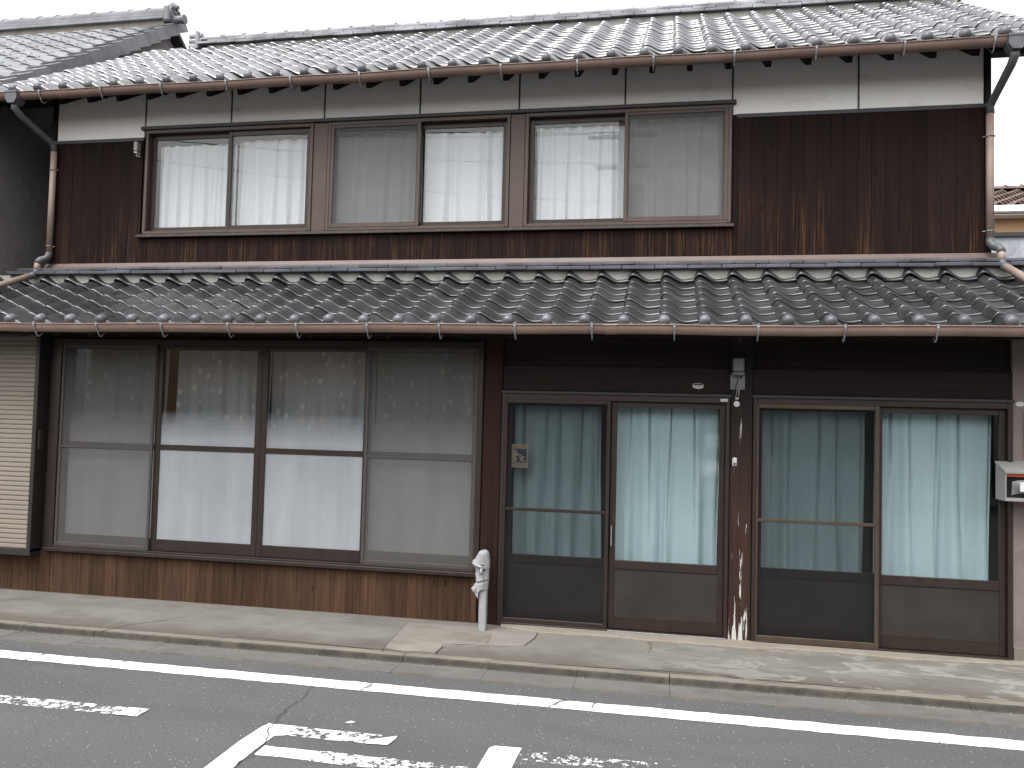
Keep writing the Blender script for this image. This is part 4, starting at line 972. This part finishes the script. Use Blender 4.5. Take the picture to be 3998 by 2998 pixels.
def towelP(u, v):
    a = 2*math.pi*u; ca, sa_ = math.cos(a), math.sin(a)
    fl = max(0, math.cos(a-math.pi*1.30))
    hem = .292-.066*fl**3-.012*max(0, -ca)+.010*math.sin(3*a)
    z = .586+(hem-.586)*v
    l, r = tab(TL, z), tab(TR, z); cxx, hw = (l+r)/2, (r-l)/2
    dep = .050 if z < .45 else .054
    if z > .555: dep *= math.sqrt(max(.02, 1-((z-.555)/.033)**2))
    x = cxx+hw*ca; y = dep*sa_
    front = max(0, -sa_)
    dl = z-(.462-.32*(x-4.66))                                    # crease under the folded brim
    if 4.64 < x < 4.765: y += front*(.020*math.exp(-(dl/.008)**2)-.016*math.exp(-((dl-.020)/.013)**2))
    if .30 < z < .49: y += front*.010*math.exp(-((x-4.757+.05*(z-.4))/.005)**2)
    dk = z-(.338+.22*(x-4.72)); y += front*(.012*math.exp(-(dk/.007)**2)-.006*math.exp(-((dk-.018)/.012)**2))
    d3 = x-(4.700+.25*(z-.30)); y += front*(.007*math.exp(-(d3/.005)**2) if z < .33 else 0)
    d4 = x-(4.715-.3*(z-.40)); y += front*(.006*math.exp(-(d4/.006)**2) if .345 < z < .44 else 0)
    y += .0022*math.sin(7*a+40*z)*min(1, v*3)
    return (x, -1.178+y, z)
tw.grid(towelP, nA, nZ)
tw.add([towelP(k/nA, 0) for k in range(nA)], [tuple(range(nA))])
tw.build('towel', 'towel', smooth=True, label='crumpled grey towel draped over the top of the standpipe', cat='towel')

# ================================================================== NEIGHBOURS
nb = empty('neighbour_house', (-4, 0, 0), label='neighbouring house with silver grey tiled roof and dark ribbed metal side wall', cat='house')
NX = -1.03; NS = .71; NA = math.atan(NS)
nz = lambda y: 5.16+NS*(y-.05)
NRY = 3.12
g = MB(); wxx = NX-.16
nrib = 190
g2 = MB()
ys = []
for k in range(nrib*4+1): ys.append(-1.0+.0082*k)
vs = []
for k, y in enumerate(ys):
    x = wxx+.007*math.cos(2*math.pi*k/4)
    vs += [(x, y, 2.6), (x, y, nz(y)-.16 if y < NRY else nz(2*NRY-y)-.16)]
g2.add(vs, [(2*i, 2*i+2, 2*i+3, 2*i+1) for i in range(len(ys)-1)]); g2.build('ribbed_wall', 'corr', nb, smooth=True)
MB().box(-9, wxx-.02, -.95, 5.2, -.1, 4.3).build('wall', 'gable', nb)
nr = MB()
for s in (0, 1):
    f = (lambda y: y) if s == 0 else (lambda y: 2*NRY-y)
    p = [(f(-1.35), nz(-1.35)-.06), (f(NRY), nz(NRY)-.06), (f(NRY), nz(NRY)-.12), (f(-1.35), nz(-1.35)-.12)]
    nr.prism(p, 'x', -9, NX-.01)
roof_n = nr.build('roof', 'gable', nb)
gb = MB(); gb.prism([(-.95, nz(-.95)-.13), (NRY, nz(NRY)-.13), (2*NRY+.95, nz(-.95)-.13)], 'x', wxx-.10, wxx-.012); gb.build('gable_wall', 'gable', nb)
NW, NDY = .305, .215; NEX = NDY/math.cos(NA)
nt = tile_mb(NEX+.05, .024*(NEX+.05)/NEX, .040, NW, .022); nt.tube([(.0, .05, .0), (.0, .055, .012), (.02, .058, .012), (.024, .055, -.004)], .005, 5)
ntm = nt.mesh('roof_tile', 'tile_n', True)
vt = MB(); hs = [(-.29, -.015), (-.22, -.010), (-.12, -.006), (-.03, .004), (.0, .0)]; Lv = NEX+.03
n = len(hs)
vt.add([(x, .0, h-.02) for x, h in hs]+[(x, 0, h) for x, h in hs]+[(x, Lv, h-.026) for x, h in hs], [(j*n+i, j*n+i+1, (j+1)*n+i+1, (j+1)*n+i) for j in range(2) for i in range(n-1)])
vt.add([(0, 0, 0), (0, Lv, -.026), (.012, Lv, -.195), (.012, 0, -.165)], [(0, 3, 2, 1)]); vt.add([(0, 0, 0), (.012, 0, -.165), (-.01, 0, -.165), (-.02, 0, -.02)], [(0, 1, 2, 3)])
vt.tube([(-.14, .05, -.01), (-.14, .055, .008), (-.12, .058, .008), (-.115, .055, -.012)], .005, 5)
vtm = vt.mesh('verge_tile', 'tile_n')
for j in range(-2, 17):
    y = .05+NDY*(j-1)
    if y > NRY-.03: break
    place(vtm, 'verge_tile', roof_n, (NX, y, nz(y)+random.uniform(-.003, .003)), (NA, 0, 0))
    for k in range(1, 16):
        x = NX-.28-NW*k+.02
        if inview((x+.2, y+.1, nz(y)), .02, .05): place(ntm, 'roof_tile', roof_n, (x, y+random.uniform(-.004, .004), nz(y)+random.uniform(-.003, .003)), (NA, 0, random.uniform(-.006, .006)))
zr = nz(NRY)-.03
MB().box(-9, NX-.14, NRY-.09, NRY+.09, zr-.2, zr+.005).build('ridge_mortar', 'mortar_y', roof_n)
lay = MB(); lay.box(-9, NX-.12, NRY-.15, NRY+.15, zr+.007, zr+.050, .004); lay.box(-9, NX-.12, NRY-.14, NRY+.14, zr+.054, zr+.098, .004); lay.box(-9, NX-.12, NRY-.13, NRY+.13, zr+.102, zr+.146, .004); lay.build('ridge_courses', 'tile_n', roof_n)
ncap = cap(.305).mesh('ridge_cap', 'tile_n')
for k in range(16): place(ncap, 'ridge_cap', roof_n, (NX-.10-.305*(k+1), NRY, zr+.150))
og = MB(); og.box(NX-.13, NX-.03, NRY-.15, NRY+.15, zr-.03, zr+.20, .02)
for s in (-1, 1):
    pts = []
    for k in range(14): a = -1.2+k/13*4.6; r = .085*(1-.5*k/13); pts.append((NX-.03, NRY+s*(.06+r*math.cos(a)*.8), zr+.14+r*math.sin(a)))
    og.tube(pts, .022, 8)
og.tube([(NX-.16, NRY, zr+.20), (NX-.05, NRY, zr+.245), (NX+.02, NRY, zr+.22)], [.05, .06, .03], 10)
og.tube([(NX-.1, NRY-.02, zr+.03), (NX+.13, NRY-.02, zr+.03)], .055, 12); og.tube([(NX+.12, NRY-.02, zr+.03), (NX+.15, NRY-.02, zr+.03)], .068, 12)
og.build('ridge_end_ornament', 'tile_n', roof_n, smooth=False)
# house far right
fh = empty('far_house', (13, 9, 0), label='tan rendered house with brown tiled roof seen beyond the right corner', cat='house')
FY = 8.0
fsc = (FY+7.5125)/(7+7.5125)
MB().box(10.0, 20, FY+.35, FY+7, -.1, 5.55).build('wall', 'tan', fh)
MB().box(10.0, 20, FY+.20, FY+.34, 4.5, 4.62).build('wall_band', 'greyp', fh)
FG = 5.56
MB().box(9.6, 20.4, FY-.02, FY+.10, FG-.10, FG+.03, .02).build('gutter', 'white', fh); MB().box(9.7, 20.3, FY+.05, FY+.34, FG-.13, FG-.11).build('soffit', 'white', fh)
fr = MB(); fs_ = .34; fa = math.atan(fs_)
fr.prism([(FY, FG+.02), (FY+3.6, FG+.02+3.6*fs_), (FY+7.2, FG+.02), (FY+7.2, FG-.04), (FY, FG-.04)], 'x', 9.6, 20.4); froof = fr.build('roof', 'tile_b', fh)
FDY = .26; FEX = FDY/math.cos(fa)
ftm = tile_mb(FEX+.06, .05*(FEX+.06)/FEX, .075, .30, .035).mesh('roof_tile', 'tile_b', True)
for j in range(13):
    y = FY+.02+FDY*j; z = FG+.11+FDY*j*fs_
    for k in range(14):
        x = 10.6+.30*k+(.15 if j % 2 else 0)
        if inview((x, y, z), .01, .01): place(ftm, 'roof_tile', froof, (x, y, z), (fa, 0, 0))
fcap = cap(.32).mesh('ridge_cap', 'tile_br')
for k in range(22): place(fcap, 'ridge_cap', froof, (10.0+.32*k, FY+3.5, FG+3.5*fs_+.05), scale=(1, 1.6, 1.4))
gw = empty('side_wall', (12, 6, 0), label='grey rendered side wall beyond the right end of the lower roof', cat='wall')
MB().box(9.4, 16, 5.6, 5.8, -.1, 4.50).build('wall_body', 'greyw', gw); MB().box(9.4, 16, 5.56, 5.84, 4.50, 4.56).build('wall_cap', 'trim', gw)
ca = empty('arched_canopy', (12, 4.6, 3.3), label='dark arched canopy rising behind the right end of the lower roof', cat='canopy')
cpts = [(11.75+1.35*math.cos(math.pi-math.pi*k/24), 3.30+.62*math.sin(math.pi*k/24)) for k in range(25)]
mb = MB(); mb.prism(cpts, 'y', 4.4, 6.4) ; mb.build('canopy_skin', 'leafd', ca, smooth=False)
mb = MB(); mb.tube([(x, 4.39, z) for x, z in cpts], .014, 6); mb.build('canopy_rim', 'gal', ca)
for x in (10.45, 13.05): MB().box(x-.03, x+.03, 4.45, 4.51, -.1, 3.32).build('canopy_leg', 'gal', ca)

# ================================================================== ACROSS THE STREET (seen in the window panes)
def opp(x0, x1, y, h, rise, lab, wm, rm):
    t = empty('opposite_house', ((x0+x1)/2, y-3, 0), label=lab, cat='house', group='houses across the street')
    MB().box(x0, x1, y-6, y, -.1, h).build('wall', wm, t)
    r = MB(); r.prism([(y+.5, h-.1), (y-3, h+rise), (y-6.5, h-.1)][::-1], 'x', x0-.4, x1+.4); ro = r.build('roof', rm, t)
    for k in range(int((x1-x0)/2.2)):
        a = x0+.6+2.2*k
        MB().box(a, a+1.4, y+.001, y+.03, .9, 2.1, .01).build('window', 'alu', t); MB().box(a+.05, a+1.35, y+.03, y+.04, .95, 2.05).build('window_pane', 'black', t)
    MB().tube([((x0+x1)/2, y-3, h+rise), ((x0+x1)/2, y-3, h+rise+1.2)], .015, 6).build('antenna_mast', 'gal', t)
    MB().tube([((x0+x1)/2-.5, y-3, h+rise+1.1), ((x0+x1)/2+.6, y-3, h+rise+1.1)], .01, 6).build('antenna_boom', 'gal', t)
opp(-10, 1.5, -15, 4.3, 1.5, 'house across the street with tan walls and an antenna', 'tan', 'tile')
opp(9.5, 20, -15.5, 4.3, 1.4, 'house across the street with grey walls and an antenna', 'greyw', 'tile')
opp(1.9, 9.1, -18, 4.6, 1.2, 'set back pink rendered house across the street behind the parked car', 'pink', 'tile')
up = empty('utility_pole', (4.9, -13.5, 0), label='grey concrete utility pole across the street reflected in the upper window', cat='pole')
MB().tube([(4.9, -13.5, -.1), (4.9, -13.5, 9.6)], [.16, .11], 14).build('pole_shaft', 'bark', up, smooth=True)
for z, w in ((9.0, .9), (8.2, .7)): MB().box(4.9-w, 4.9+w, -13.56, -13.44, z, z+.08).build('crossarm', 'gal', up)
MB().tube([(5.25, -13.5, 6.9), (5.25, -13.5, 7.7)], .22, 14).build('transformer', 'greyp', up)
wi = 0
for z, dx, dz in ((9.15, -.8, 1.2), (9.15, .8, 1.0), (8.35, -.6, .6), (7.3, 0, .2)):
    w = MB(); w.tube([(4.9+dx+t*16, -13.5-.3*t, z+dz*t-1.1*(t*(1-t))) for t in [k/20 for k in range(-20, 21)]], .012, 5)
    w.build('overhead_wire', 'black', up)
# parked car facing the house
car = empty('parked_car', (3.9, -13.0, RZ), label='pale parked car facing the house, reflected in the door glass', cat='car')
CX, CY = 7.6, -10.9
car.location = (CX, CY, RZ); WM[car.name] = Matrix.Translation((CX, CY, RZ))
def cb(name, mat, fn, nu, nv, smooth=True): return MB().grid(fn, nu, nv).build(name, mat, car, smooth=smooth)
# body as stacked cross sections along its length
secs = [(0, .30, .66, .70), (.06, .22, .80, .80), (.5, .20, .92, .86), (1.0, .20, .97, .87), (1.7, .20, 1.0, .87), (2.8, .20, 1.02, .87), (3.6, .22, 1.0, .86), (3.9, .30, .9, .78)]
bm = MB(); ring = []
for (d, zb, zt, hw) in secs:
    y = CY-d
    ring.append([(CX-hw, y, zb+RZ), (CX-hw*1.02, y, (zb+zt)/2+RZ), (CX-hw*.96, y, zt-.06+RZ), (CX-hw*.80, y, zt+RZ), (CX, y, zt+.03+RZ), (CX+hw*.80, y, zt+RZ), (CX+hw*.96, y, zt-.06+RZ), (CX+hw*1.02, y, (zb+zt)/2+RZ), (CX+hw, y, zb+RZ)])
vs = sum(ring, []); nn = 9
bm.add(vs, [(i*nn+k, i*nn+k+1, (i+1)*nn+k+1, (i+1)*nn+k) for i in range(len(ring)-1) for k in range(nn-1)]+[tuple(range(nn))[::-1], tuple(range((len(ring)-1)*nn, len(ring)*nn))]); bm.build('body', 'carp', car, smooth=True)
cab = MB(); cab.add([(CX-.74, CY-1.15, .97+RZ), (CX+.74, CY-1.15, .97+RZ), (CX+.60, CY-1.75, 1.5+RZ), (CX-.60, CY-1.75, 1.5+RZ), (CX-.74, CY-3.7, .98+RZ), (CX+.74, CY-3.7, .98+RZ), (CX+.62, CY-3.4, 1.52+RZ), (CX-.62, CY-3.4, 1.52+RZ)], [(0, 1, 2, 3), (5, 4, 7, 6), (1, 5, 6, 2), (4, 0, 3, 7), (3, 2, 6, 7)]); cab.build('cabin', 'carp', car)
MB().quad((CX-.68, CY-1.165, .995+RZ), (CX+.68, CY-1.165, .995+RZ), (CX+.57, CY-1.71, 1.455+RZ), (CX-.57, CY-1.71, 1.455+RZ)).build('windscreen', 'black', car)
MB().box(CX-.36, CX+.36, CY-.03, CY+.012, .52+RZ, .66+RZ, .02).build('grille', 'chrome', car)
for s in (-1, 1):
    MB().box(CX+s*.60-.17, CX+s*.60+.17, CY-.10, CY+.004, .58+RZ, .74+RZ, .03).build('headlight', 'chrome', car)
    for d in (.75, 3.15): MB().tube([(CX+s*.66, CY-d, .31+RZ), (CX+s*.86, CY-d, .31+RZ)], .31, 20).build('wheel', 'rubber', car)
    MB().box(CX+s*.98-.09, CX+s*.98+.09, CY-1.4, CY-1.3, .95+RZ, 1.08+RZ, .03).build('wing_mirror', 'carp', car)
MB().box(CX-.17, CX+.17, CY+.013, CY+.02, .36+RZ, .47+RZ).build('number_plate', 'white', car)
